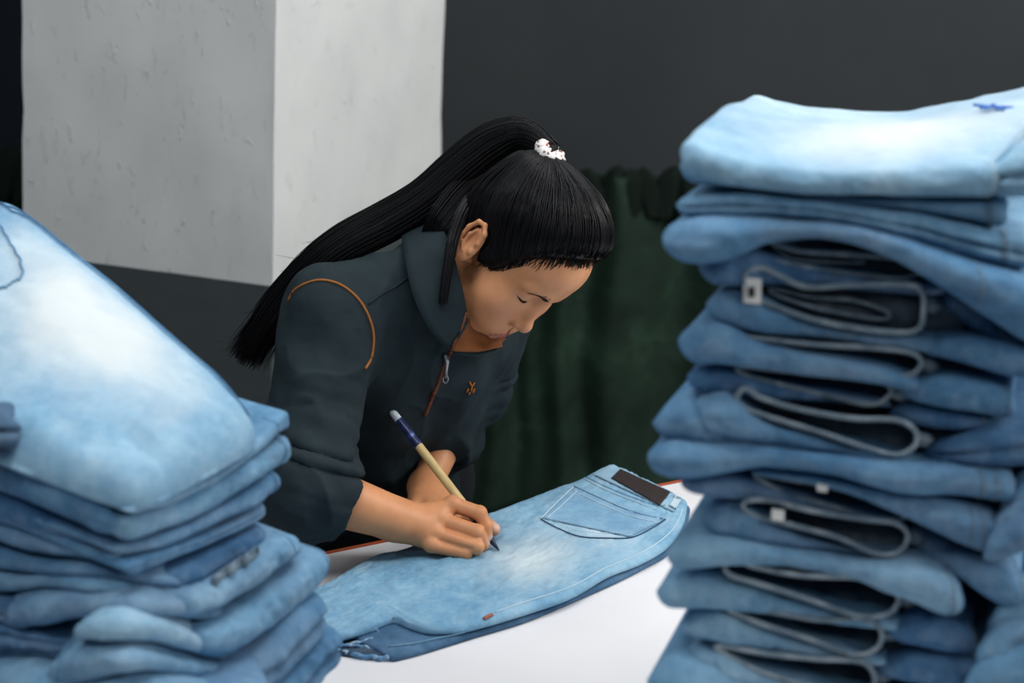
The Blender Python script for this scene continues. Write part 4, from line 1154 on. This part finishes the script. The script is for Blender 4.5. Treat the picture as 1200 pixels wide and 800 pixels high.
# --- left forearm and hand resting behind it
l_k = [W(528, 594, 2.120), W(520, 600, 2.110), W(510, 604, 2.102), W(499, 607, 2.096)]
l_p = [W(556, 606, 2.098), W(550, 612, 2.088), W(536, 614, 2.082), W(520, 616, 2.078)]
l_t = [W(570, 612, 2.090), W(566, 618, 2.080), W(552, 620, 2.075), W(534, 622, 2.070)]
t_a, t_b, t_c = W(490, 585, 2.130), W(484, 597, 2.105), W(486, 606, 2.088)
allp = np.array([L_EL, L_WR, *l_k, *l_t, t_c])
Lf = hand_field(allp.min(0), allp.max(0), .0015)
Lf.cone(L_EL, L_WR, .030, .0195, .01)
for m_ in l_k: Lf.cone(L_WR, m_, .0175, .0115, .012)
for a, b, c in zip(l_k, l_p, l_t):
    Lf.cone(a, b, .0095, .0083, .004); Lf.cone(b, c, .0083, .0068, .003)
Lf.cone(L_WR, t_a, .018, .013, .012); Lf.cone(t_a, t_b, .0115, .0095, .006); Lf.cone(t_b, t_c, .0095, .0075, .004)
Vl, Fl = Lf.mesh()

# --- trunk under the clothes, legs down to the ankles
lowp = np.array([HIP, L_SH, R_SH, NECK])
Bf = Field(lowp.min(0) - .25, lowp.max(0) + .18, .007)
Bf.cone(R_SH, R_EL, .045, .036, .02); Bf.cone(L_SH, L_EL, .045, .036, .02)
Bf.cone(NECK, hl((0, -.03, -.05)), .05, .048, .02)
Bf.ell(MIDSH + spine * .13, (.140, .090, .16), .04, MT); Bf.ell(MIDSH + spine * .30, (.125, .085, .14), .04, MT)
Vb2, Fb2 = Bf.mesh()
FOOT = np.array((HIP[0] - .03, HIP[1] + .03, 0))
person = thing('person', 'woman in dark navy jacket with long black ponytail bending over jeans, brush in hand', 'person', FOOT)
def joinm(parts):
    V, F, o_ = [], [], 0
    for v, f in parts:
        V.append(v); F += [[i + o_ for i in q] for q in f]; o_ += len(v)
    return np.concatenate(V), F
Vall, Fall = joinm([(Vhw, Fh), (Vr, Fr), (Vl, Fl), (Vb2, Fb2)])
z_ = np.zeros(len(Vall) - len(Vhw))
nail = np.zeros(len(Vall))
Prr = Vr
tn_ = T_T + np.array((.002, -.004, .005)); in_ = I_T + np.array((.004, -.004, -.003))
nail[len(Vhw):len(Vhw) + len(Vr)] = np.clip(1.6 * np.exp(-(np.linalg.norm(Prr - tn_, axis=1) / .006) ** 2) + 1.6 * np.exp(-(np.linalg.norm(Prr - in_, axis=1) / .005) ** 2), 0, 1)
body = link_mesh('body', Vall, Fall, SKIN, person, attrs={'lip': np.concatenate([lip, z_]), 'blush': np.concatenate([blush, z_]), 'nail': nail})

# --- jacket
pts = np.array([R_SH, L_SH, R_EL, L_EL, NECK, HIP, R_CUFF, L_CUFF])
Jf = Field(pts.min(0) - .15, pts.max(0) + .13, .0032)
def axes_ell(c, r, k): Jf.ell(c, r, k, MT)
axes_ell(MIDSH + spine * .095 + front * .004, (.168, .108, .150), .04)
axes_ell(MIDSH + spine * .22 + front * .010, (.155, .112, .150), .05)
axes_ell(MIDSH + spine * .36, (.160, .118, .120), .05)
Jf.cone(R_SH, NECK, .056, .052, .03); Jf.cone(L_SH, NECK, .054, .052, .03)
Jf.cone(R_SH, MIDSH + spine * .06, .060, .08, .03)
def arm(sh, el, cu, r, kk):
    sh, el, cu = [np.asarray(v, dtype=np.float32) for v in (sh, el, cu)]
    ax = (cu - el) / np.linalg.norm(cu - el); up = (el - sh) / np.linalg.norm(el - sh); ll = np.linalg.norm(el - sh)
    side = np.cross(ax, up); side /= np.linalg.norm(side)
    def f(P):
        d = np.minimum(cone_d(P, sh, el, r[0], r[1]), 0.25)
        d2 = cone_d(P, el, cu + ax * .03, r[1], r[2])
        d2 = np.maximum(d2, ((P - cu) @ ax))
        k = .018
        h = np.clip(.5 + .5 * (d2 - d) / k, 0, 1)
        d = d2 * (1 - h) + d * h - k * h * (1 - h)
        # gathered folds round the sleeve above and below the elbow
        t = ((P - sh) @ up) / ll
        q = (P - sh) @ side
        ph = t * 15 + q * 30 + 1.9 * np.sin(q * 36 + 1 + t * 7) + .9 * np.sin(t * 26 + 2)
        wgt = np.exp(-((t - .74) / .22) ** 2) * (.55 + .45 * np.sin(q * 30 + t * 9))
        fold = (np.abs(np.sin(ph)) ** 1.3) * 2 - 1
        d = d - .0088 * wgt * fold - .0016 * np.sin(P[..., 2] * 70 + P[..., 0] * 60) * (1 - wgt)
        core = cone_d(P, el, cu + ax * .05, .03, r[2] - .005)
        core = np.maximum(core, -((P - cu) @ ax) - .022)
        return np.maximum(d, -core)
    a = np.minimum(np.minimum(sh, el), cu) - .075; b = np.maximum(np.maximum(sh, el), cu) + .075
    Jf.op(f, a, b, kk)
arm(R_SH, R_EL, R_CUFF, (.060, .053, .0385), .022)
arm(L_SH, L_EL, L_CUFF, (.056, .048, .036), .02)
# soft drape folds over the trunk
Rs32 = R_SH.astype(np.float32)
def drapes(P):
    q = P - Rs32
    a = q @ lat.astype(np.float32); b = q @ spine.astype(np.float32)
    w_ = np.clip((b - .02) * 8, 0, 1)
    return -.0048 * w_ * np.sin(a * 60 + b * 34 + 2 * np.sin(b * 22)) - .0034 * w_ * np.sin(a * 25 - b * 62 + 1.5 * np.sin(a * 40))
Jf.op(drapes, pts.min(0) - .12, pts.max(0) + .12, mode='disp')
# hollow for the neck
Jf.cone(NECK + (NECK - hl((0, -.03, -.05))) * .15, hl((0, -.02, -.06)), .046, .060, .006, mode='sub')
Vj, Fj = Jf.mesh()
# cloth creases: pushed in along ridged noise
Fq = np.array(Fj); fn = np.cross(Vj[Fq[:, 2]] - Vj[Fq[:, 0]], Vj[Fq[:, 3]] - Vj[Fq[:, 1]])
nj = np.zeros_like(Vj)
for c_i in range(4): np.add.at(nj, Fq[:, c_i], fn)
nj /= np.linalg.norm(nj, axis=1, keepdims=True) + 1e-12
warp = Vj + .02 * np.stack([fbm(Vj * 9 + 3, 2), fbm(Vj * 9 + 30, 2), fbm(Vj * 9 + 60, 2)], 1)
Vj = Vj + nj * (.0045 - .011 * np.abs(fbm(warp * np.array((17, 17, 11)), 2)) ** .8 + .0010 * fbm(Vj * 60, 2))[:, None]
jacket = link_mesh('jacket', Vj, Fj, JACKET, person)
bvh_jk = BVHTree.FromPolygons([Vector(p) for p in Vj], Fj)
def on_jacket(name, pts_, mat, w=.0016, n=50, lift=.001, sides=6):
    P = drape(bvh_jk, pts_, n, lift)
    return tubes(name, [P], w, mat, jacket, sides)
on_jacket('armhole_piping', [(338, 352), (344, 341), (358, 332), (377, 328), (398, 333), (416, 346), (428, 362), (436, 382), (438, 400), (435, 420), (428, 432)], PIPING, .0017, 70)
on_jacket('shoulder_seam', [(432, 356), (448, 344), (466, 334), (482, 322)], JACKET, .0013, 30)
on_jacket('zipper_tape', [(530, 408), (522, 424), (515, 445), (506, 466), (498, 486)], ZIPTAPE, .0030, 40, .0008)
# zipper pull
zp0 = hit(bvh_jk, 521, 420, .004)
if zp0 is not None:
    ln = [hit(bvh_jk, 522, 416, .006), hit(bvh_jk, 524, 424, .007), hit(bvh_jk, 523, 432, .007), hit(bvh_jk, 522, 442, .007)]
    if all(v is not None for v in ln):
        zp_ = tubes('zipper_pull', [ln], [[.0032, .0028, .0022, .0030]], METAL, jacket, 8)
        c = ln[3]
        ring = np.array([c + np.array((.0034 * math.cos(a), -.001, .0050 * math.sin(a) - .002)) for a in np.linspace(0, 2 * math.pi, 16)])
        tubes('pull_ring', [ring], .0011, METAL, zp_, 5)
ORANGE = new_mat('orange_embroidery', (.42, .14, .02), 0.7)
em = []
for line in ([(550, 447), (553, 452), (556, 448)], [(553, 452), (552, 458), (549, 462)], [(556, 455), (554, 460)], [(549, 455), (547, 459)]):
    P = drape(bvh_jk, line, 8, .0012)
    em.append(P)
tubes('chest_logo', em, .0013, ORANGE, jacket, 5)
# stand-up collar, open at the throat
def strip(name, rim, base, mat, parent, t=.0020, n=26, m=8, bow=.002):
    A = np.array([W(*p) for p in spline(np.array(rim) / np.array((100, 100, .2)), n) * np.array((100, 100, .2))])
    Bq = np.array([W(*p) for p in spline(np.array(base) / np.array((100, 100, .2)), n) * np.array((100, 100, .2))])
    v = np.linspace(0, 1, m)
    G_ = A[:, None] * (1 - v)[None, :, None] + Bq[:, None] * v[None, :, None]
    nr = np.cross(np.gradient(G_, axis=0).reshape(-1, 3), np.gradient(G_, axis=1).reshape(-1, 3))
    nr /= np.linalg.norm(nr, axis=1, keepdims=True) + 1e-9
    vc = EYE - G_.reshape(-1, 3)
    nr *= np.sign((nr * vc).sum(1))[:, None]
    bo = bow * np.sin(math.pi * np.tile(v, n))
    f_ = G_.reshape(-1, 3) + nr * (t + bo)[:, None]; b_ = G_.reshape(-1, 3) + nr * (-t + bo)[:, None]
    V = np.concatenate([f_, b_]); g = grid_faces(n, m); o_ = n * m
    F = g + [[i + o_ for i in q][::-1] for q in g]
    bb = [(i, 0) for i in range(n)] + [(n - 1, j) for j in range(1, m)] + [(i, m - 1) for i in range(n - 2, -1, -1)] + [(0, j) for j in range(m - 2, 0, -1)]
    bb = [i * m + j for i, j in bb]
    for p, q in zip(bb, bb[1:] + bb[:1]): F.append([p, q, q + o_, p + o_])
    return link_mesh(name, V, F, mat, parent)
strip('collar', [(505, 258, 2.20), (520, 272, 2.14), (531, 298, 2.105), (539, 328, 2.085), (545, 355, 2.08), (547, 378, 2.085)],
      [(470, 270, 2.20), (474, 300, 2.10), (482, 340, 2.062), (496, 374, 2.052), (512, 398, 2.058), (528, 409, 2.066)], JACKET, jacket)
strip('collar_lining', [(549, 372, 2.105), (560, 380, 2.12), (576, 391, 2.135), (592, 397, 2.15)],
      [(529, 411, 2.078), (546, 412, 2.09), (566, 411, 2.105), (588, 406, 2.14)], LINING, jacket, bow=-.004)
strip('collar', [(552, 372, 2.115), (563, 380, 2.13), (578, 391, 2.145), (594, 397, 2.16)],
      [(531, 413, 2.084), (548, 417, 2.096), (566, 418, 2.112), (589, 410, 2.15)], JACKET, jacket, bow=-.004)
tubes('collar_edge', [[W(547, 366, 2.079), W(541, 384, 2.074), W(534, 399, 2.066), W(529, 410, 2.062)]], .0016, ZIPTAPE, jacket, 6)

# --- trousers and shoes, behind the table
Tf = Field((HIP[0] - .30, HIP[1] - .22, .05), (HIP[0] + .30, HIP[1] + .25, HIP[2] + .16), .007)
for s in (1, -1):
    hp = HIP + lat * np.array((1, 1, 0)) * s * .08 + np.array((0, 0, -.02))
    kn = np.array((hp[0] - .005, hp[1] - .01, .46)); an = np.array((hp[0] - .01, hp[1] + .03, .09))
    Tf.cone(hp, kn, .095, .066, .03); Tf.cone(kn, an, .064, .052, .02)
    sh = Field((an[0] - .10, an[1] - .22, 0), (an[0] + .10, an[1] + .10, .14), .005)
    sh.ell((an[0], an[1] - .06, .038), (.042, .125, .036), .02); sh.cone((an[0], an[1], .05), (an[0], an[1], .10), .042, .045, .03)
    sh.op(lambda P: .004 - P[..., 2], (an[0] - .1, an[1] - .22, 0), (an[0] + .1, an[1] + .1, .14), mode='and')
    v_, f_ = sh.mesh(); v_[:, 2] -= v_[:, 2].min()
    link_mesh('shoe', v_, f_, SHOE, person)
Tf.ell(HIP, (.150, .115, .12), .04)
vt_, ft_ = Tf.mesh()
link_mesh('trousers', vt_, ft_, TROUSER, person)

# --- hair: a cap that follows the skull, combed strands over it, the ponytail
Hf = Field((-.11, -.13, -.13), (.11, .13, .185), .0022)
Hf.ell((0, -.012, .047), (.0815, .1010, .0960), .01)
Hf.ell((0, .041, .080), (.0735, .0600, .0660), .025)
Hf.ell((0, .006, .088), (.0800, .0800, .0680), .02)
Hf.ell((0, .006, .018), (.0795, .046, .052), .015)
Hf.cone((0, -.050, .0), (0, -.050, -.075), .056, .050, .02)
Hf.ell((0, -.060, .096), (.042, .042, .034), .03)
fa = np.array([-.14, -.06, -.040, -.024, -.012, .000, .007, .030, .045, .058, .068, .076, .12])
ua = np.array([-.110, -.100, -.070, -.030, .040, .040, -.008, .012, .050, .080, .096, .106, .110])
def hair_edge(P):
    f_, u_ = P[..., 1], P[..., 2]
    e = np.interp(f_, fa, ua)
    return (e - u_) * .75
s_all = (slice(None),) * 3
blk, Pg = Hf.block(Hf.lo, Hf.lo + Hf.h * (Hf.n - 1))
Hf.d = np.maximum(Hf.d, hair_edge(Pg).astype(np.float32))
e_ = np.interp(Pg[..., 1], fa, ua)
Hf.d = Hf.d + (.021 * np.exp(-np.clip(Pg[..., 2] - e_, 0, 1) / .026) * np.clip((Pg[..., 1] - .034) / .022, 0, 1)).astype(np.float32)
Vc, Fc = Hf.mesh()
Vcw = HC + (Vc * HS) @ MH.T
hair = link_mesh('hair', Vcw, Fc, HAIR, person)
bvh_cap = BVHTree.FromPolygons([Vector(p) for p in Vc] + [Vector(p) for p in Vh0], Fc + [[i + len(Vc) for i in q] for q in Fh0])
TIE = np.array((0, -.090, .122))
O_ = np.array((0, -.012, .045))
lines = []; rad = []
def slerp(a, b, t):
    om = math.acos(np.clip(a @ b, -1, 1)); so_ = math.sin(om) + 1e-9
    return (math.sin((1 - t) * om) / so_) * a + (math.sin(t * om) / so_) * b
tdir = (TIE - O_) / np.linalg.norm(TIE - O_)
rs = np.random.RandomState(5)
for k in range(2700):
    f0 = rs.uniform(-.108, .092); s = 1 if rs.rand() < .62 else -1
    u0 = float(np.interp(f0, fa, ua)) + abs(rs.normal(0, .012))
    if f0 > .02: u0 += rs.uniform(0, .014)
    if -.03 < f0 < .004 : u0 += .006
    xx = 1 - ((f0 + .012) / .101) ** 2 - ((u0 - .047) / .096) ** 2
    r0 = .0815 * math.sqrt(max(xx, 0.0)) * (1 if rs.rand() < .6 else rs.uniform(0, 1))
    p0 = np.array((s * r0, f0, u0)); d0 = (p0 - O_) / np.linalg.norm(p0 - O_)
    lift = .0002 + .0040 * rs.rand() ** 2; ph = rs.uniform(0, 6.28)
    td = tdir + rs.normal(0, .035, 3); td /= np.linalg.norm(td)
    ln = []; t0 = 0.0; began = rs.uniform(-.003, .010)
    def strand_point(t):
        dd = slerp(d0, td, t)
        dd = dd + (.022 * math.sin(t * 4 + ph) + .012 * math.sin(t * 9 + 2 * ph)) * np.array((dd[1], -dd[0], 0)) * (1 - t)
        h_ = bvh_cap.ray_cast(Vector(O_ + dd * .3), Vector(-dd))[0]
        return (np.array(h_) if h_ is not None else O_ + dd * .09), dd
    for t0 in np.linspace(0, .7, 29):
        q, dd = strand_point(t0)
        if q[2] > float(np.interp(q[1], fa, ua)) + began: break
    for t in np.linspace(0, 1, 15):
        q, dd = strand_point(t0 + (1 - t0) * t)
        ln.append(q + dd * (lift * math.sin(math.pi * min(1, t * .95 + .04)) + .0002))
    lines.append(ln); rad.append(np.array([.0002, .0005] + [.00075] * 12 + [.0007]))
L = np.array(lines)
L = HC + (L * HS) @ MH.T
tubes('combed_strands', L, np.array(rad), HAIR, hair, 4)
# fine loose hairs at the temple
loose = []
for k in range(11):
    a = np.array((rs.uniform(.064, .072), rs.uniform(.006, .024), rs.uniform(.000, .014)))
    ln = [a + np.array((.004 + .003 * t, -.010 * t + 0, -.045 * t * (.4 + .6 * (k % 5) / 4))) for t in np.linspace(0, 1, 8)]
    ln = [np.array(p) for p in ln]
    for i_, p in enumerate(ln):
        h_, n_, _, dist = BVHTree.find_nearest(bvh_cap, Vector(p)) if False else (None, None, None, None)
    loose.append(ln)
Ll = HC + (np.array(loose) * HS) @ MH.T
def snap_out(Lw, bvh, lift):
    out = Lw.copy()
    for i in range(out.shape[0]):
        for j in range(out.shape[1]):
            loc, n_, _, d_ = bvh.find_nearest(Vector(out[i, j]))
            if loc is not None and d_ < .02: out[i, j] = np.array(loc) + np.array(n_) * lift
    return out
tubes('loose_hairs', snap_out(Ll, bvh_head, .0012), np.linspace(.0003, .00012, 8)[None], HAIR, hair, 3)
# short fine hairs along the forehead edge, growing up into the combed hair
bh = []
for k in range(420):
    f0 = rs.uniform(.012, .080); u0 = float(np.interp(f0, fa, ua)) - .007 * rs.rand() ** 1.5; s = 1 if rs.rand() < .8 else -1
    xx = max(0.02, 1 - ((f0 - .034) / .060) ** 2 - ((u0 - .05) / .075) ** 2)
    r0 = .068 * math.sqrt(xx) * (rs.uniform(.1, 1) if f0 > .05 else rs.uniform(.85, 1))
    p0 = np.array((s * r0, f0, u0)); ln_ = rs.uniform(.012, .022); sl = rs.normal(-.35, .25)
    bh.append([p0 + np.array((0, sl, 1)) * ln_ * t for t in np.linspace(0, 1, 5)])
Bh = snap_out(HC + (np.array(bh) * HS) @ MH.T, bvh_head, .0004)
Bh += HU * (np.linspace(0, 1, 5) ** 2 * .001)[None, :, None]
tubes('baby_hairs', Bh, np.array([.0002, .0004, .0005, .0006, .0006])[None], HAIR, hair, 3)

tie_w = hl(TIE + np.array((0, 0, .008)))
path = [tuple(tie_w)] + [tuple(W(*p)) for p in ((613, 157, 2.19), (578, 166, 2.205), (538, 196, 2.20), (497, 232, 2.19), (450, 261, 2.18), (405, 285, 2.165), (366, 315, 2.165), (332, 354, 2.175), (305, 392, 2.185), (284, 424, 2.19))]
pc = spline(path, 36)
Tn = np.gradient(pc, axis=0); Tn /= np.linalg.norm(Tn, axis=1, keepdims=True)
vd = pc - EYE; vd /= np.linalg.norm(vd, axis=1, keepdims=True)
Sd = np.cross(Tn, vd); Sd /= np.linalg.norm(Sd, axis=1, keepdims=True)
Dd = np.cross(Sd, Tn)
tt = np.linspace(0, 1, 36)
Rw_ = np.interp(tt, [0, .08, .2, .5, .75, .9, 1], [.010, .016, .024, .026, .022, .019, .020])
pl = []; pr = []
for k in range(1900):
    a = rs.uniform(0, 6.283); q = math.sqrt(rs.rand())
    ca, sa = math.cos(a) * q, math.sin(a) * q
    end = 1.0 - .34 * rs.rand() ** 1.6
    w1, w2, p1_ = rs.normal(0, .0018), rs.uniform(2, 6), rs.uniform(0, 6.28)
    sag = np.clip(-sa, 0, 1) * 0
    spread = 1 + (.9 * rs.rand() - .25) * np.clip((tt - .70) * 3.3, 0, 1)
    ln = pc + Sd * (ca * Rw_ * spread + w1 * np.sin(tt * w2 + p1_))[:, None] + Dd * (sa * Rw_ * .75)[:, None]
    j = np.interp(np.linspace(0, end, 36), tt, np.arange(36))
    ln = np.stack([np.interp(j, np.arange(36), ln[:, c]) for c in range(3)], 1)
    pl.append(ln); pr.append(np.interp(tt, [0, .85, 1], [.0008, .00075, .0002]))
pony = tubes('ponytail', np.array(pl), np.array(pr), HAIR, person, 4)
# stray ends
st_ = []
for k in range(60):
    i0 = rs.randint(20, 34); p0 = pc[i0] + Sd[i0] * rs.uniform(-1, 1) * Rw_[i0] * .8
    dr_ = Tn[i0] * 1.0 + Sd[i0] * rs.normal(0, .45) + rs.normal(0, .12, 3); ln_ = rs.uniform(.02, .05); cu_ = rs.uniform(-1, 1)
    st_.append([p0 + dr_ * ln_ * t + Sd[i0] * .012 * t * t * cu_ for t in np.linspace(0, 1, 8)])
tubes('stray_hairs', np.array(st_), np.linspace(.0004, .00015, 8)[None], HAIR, pony, 3)
# lock that falls behind the ear to the collar, and the hair over the nape
lock = []
lp_ = np.array([W(*p) for p in spline(np.array([(556, 225, 2.16), (541, 250, 2.12), (531, 280, 2.090), (525, 312, 2.074), (521, 338, 2.064), (519, 356, 2.058)]), 20)])
for k in range(120):
    a = rs.uniform(0, 6.283); q = math.sqrt(rs.rand()); wv_ = np.linspace(1, .45, 20)
    lock.append(lp_ + xc * (math.cos(a) * q * .0085 * wv_)[:, None] + zc * (math.sin(a) * q * .008 * wv_)[:, None] + np.array((rs.normal(0, .001), 0, 0)))
tubes('hair_lock', np.array(lock), np.linspace(.0011, .0005, 20)[None], HAIR, person, 4)
lock2 = []
lp2 = np.array([W(*p) for p in spline(np.array([(590, 200, 2.23), (563, 218, 2.20), (540, 242, 2.17), (520, 266, 2.15), (508, 290, 2.15)]), 20)])
for k in range(420):
    a = rs.uniform(0, 6.283); q = math.sqrt(rs.rand()); wv_ = np.interp(np.linspace(0, 1, 20), [0, .5, 1], [.9, 1, .8])
    lock2.append(lp2 + Sd[8] * (math.cos(a) * q * .030 * wv_)[:, None] + zc * (math.sin(a) * q * .012 * wv_)[:, None] + np.array((rs.normal(0, .001), 0, 0)))
tubes('nape_hair', np.array(lock2), np.linspace(.0011, .0007, 20)[None], HAIR, person, 4)
# scrunchie
axis = pc[3] - pc[0]; axis /= np.linalg.norm(axis)
axis = (HU * .9 - HF * .25); axis /= np.linalg.norm(axis)
e1 = np.cross(axis, zc); e1 /= np.linalg.norm(e1); e2 = np.cross(axis, e1)
nu_, nv_ = 60, 16
V = []
for i in range(nu_):
    a = 2 * math.pi * i / nu_
    for j in range(nv_):
        b = 2 * math.pi * j / nv_
        rr = .0085 * (1 + .22 * math.sin(a * 9 + .7 * math.sin(b)) + .10 * math.sin(a * 17 + b * 2))
        R_ = .0125 + rr * math.cos(b)
        V.append(tie_w + axis * (-.004 + rr * 1.0 * math.sin(b)) + (e1 * math.cos(a) + e2 * math.sin(a)) * R_)
link_mesh('hair_tie', V, grid_faces(nu_, nv_, True, True), SCRUNCH, person)['label'] = 'white scrunchie with small red and dark dots'

# --- brows and lashes
BROW = new_mat('brow_hair', (.036, .025, .019), .7, .15)
for s in (1, -1):
    br = []
    for k in range(120):
        t = rs.rand(); r0 = s * (.012 + .028 * t); u0 = .0335 + .0045 * math.sin(t * 2.6) - .002 * t + rs.normal(0, .0024 * (1.1 - .6 * t))
        p0 = np.array((r0, .09, u0)); ln_ = .0055
        br.append([p0 + np.array((s * q * ln_, -.002 * q, .0022 * q * (1 - 1.6 * t))) for q in (0, .5, 1)])
    Bw = HC + (np.array(br) * HS) @ MH.T
    out = Bw.copy()
    for i in range(out.shape[0]):
        for j in range(3):
            loc, n_, _, d_ = bvh_head.ray_cast(Vector(out[i, j] + HF * .03), Vector(-HF))
            if loc is not None: out[i, j] = np.array(loc) + np.array(n_) * .0005
    tubes('eyebrow', out, np.array([[.0006, .0005, .00015]]), BROW, body, 3)
    la = []
    for k in range(46):
        t = k / 45
        arc = spline([(s * .0175, .0735, .0185), (s * .025, .0775, .0152), (s * .033, .0773, .0145), (s * .041, .0722, .0172), (s * .0465, .0660, .0212)], 46)[k]
        o0 = arc + np.array((0, .0015, -.0012)); dv_ = np.array((s * (.15 + .45 * t), .62, -.62)); ln_ = .0034 + .0014 * math.sin(t * 3)
        la.append([o0, o0 + dv_ * ln_ * .5, o0 + (dv_ + np.array((0, .1, .16))) * ln_])
    tubes('eyelashes', HC + (np.array(la) * HS) @ MH.T, np.array([[.0009, .0007, .0002]]), BROW, body, 3)

# ================================================================== the brush pen in her hand
tip = hit(bvh_j, 585, 645, .001); tail = W(458, 480, 2.105)
ax_ = tail - tip; LB = np.linalg.norm(ax_); ax_ /= LB
brush = thing('marking_brush', 'bamboo marking brush with blue and white tail held in the woman\'s hand', 'brush', tip)
BAMBOO = new_mat('pale_bamboo', (.62, .46, .20), .45, .4); _n = NT(BAMBOO); _v = _n.coord()
_n.color(_n.ramp(_n.noise(60, 4, .6, _v), [(.3, (.56, .40, .165)), (.7, (.68, .52, .25))]))
INKBLUE = new_mat('blue_ink_tail', (.018, .030, .14), .35, .5); _n = NT(INKBLUE); _v = _n.coord()
_n.color(_n.ramp(_n.noise(90, 3, .6, _v, .5), [(.45, (.010, .016, .075)), (.62, (.03, .055, .24)), (.74, (.25, .32, .50))]))
TAILW = new_mat('frosted_white_cap', (.55, .62, .68), .35, .5)
BRISTLE = new_mat('ink_blue_bristles', (.012, .022, .055), .5, .4)
def rev(name, prof, mat):
    P = [tip + ax_ * (LB * t) for t, r in prof]
    return tubes(name, [P], [[r for t, r in prof]], mat, brush, 16)
rev('bristle_tip', [(0, .0005), (.03, .0022), (.07, .0036), (.11, .0046), (.15, .0046)], BRISTLE)
rev('ferrule', [(.14, .0046), (.15, .0050), (.20, .0052), (.21, .0050)], INKBLUE)
rev('handle', [(.20, .0048), (.22, .0052), (.40, .0054), (.60, .0055), (.735, .0055), (.74, .0053)], BAMBOO)
rev('blue_collar', [(.735, .0056), (.745, .0058), (.84, .0056), (.93, .0048), (.935, .0045)], INKBLUE)
rev('white_cap', [(.925, .0049), (.95, .0050), (.98, .0046), (.995, .0036), (1.0, .0015)], TAILW)
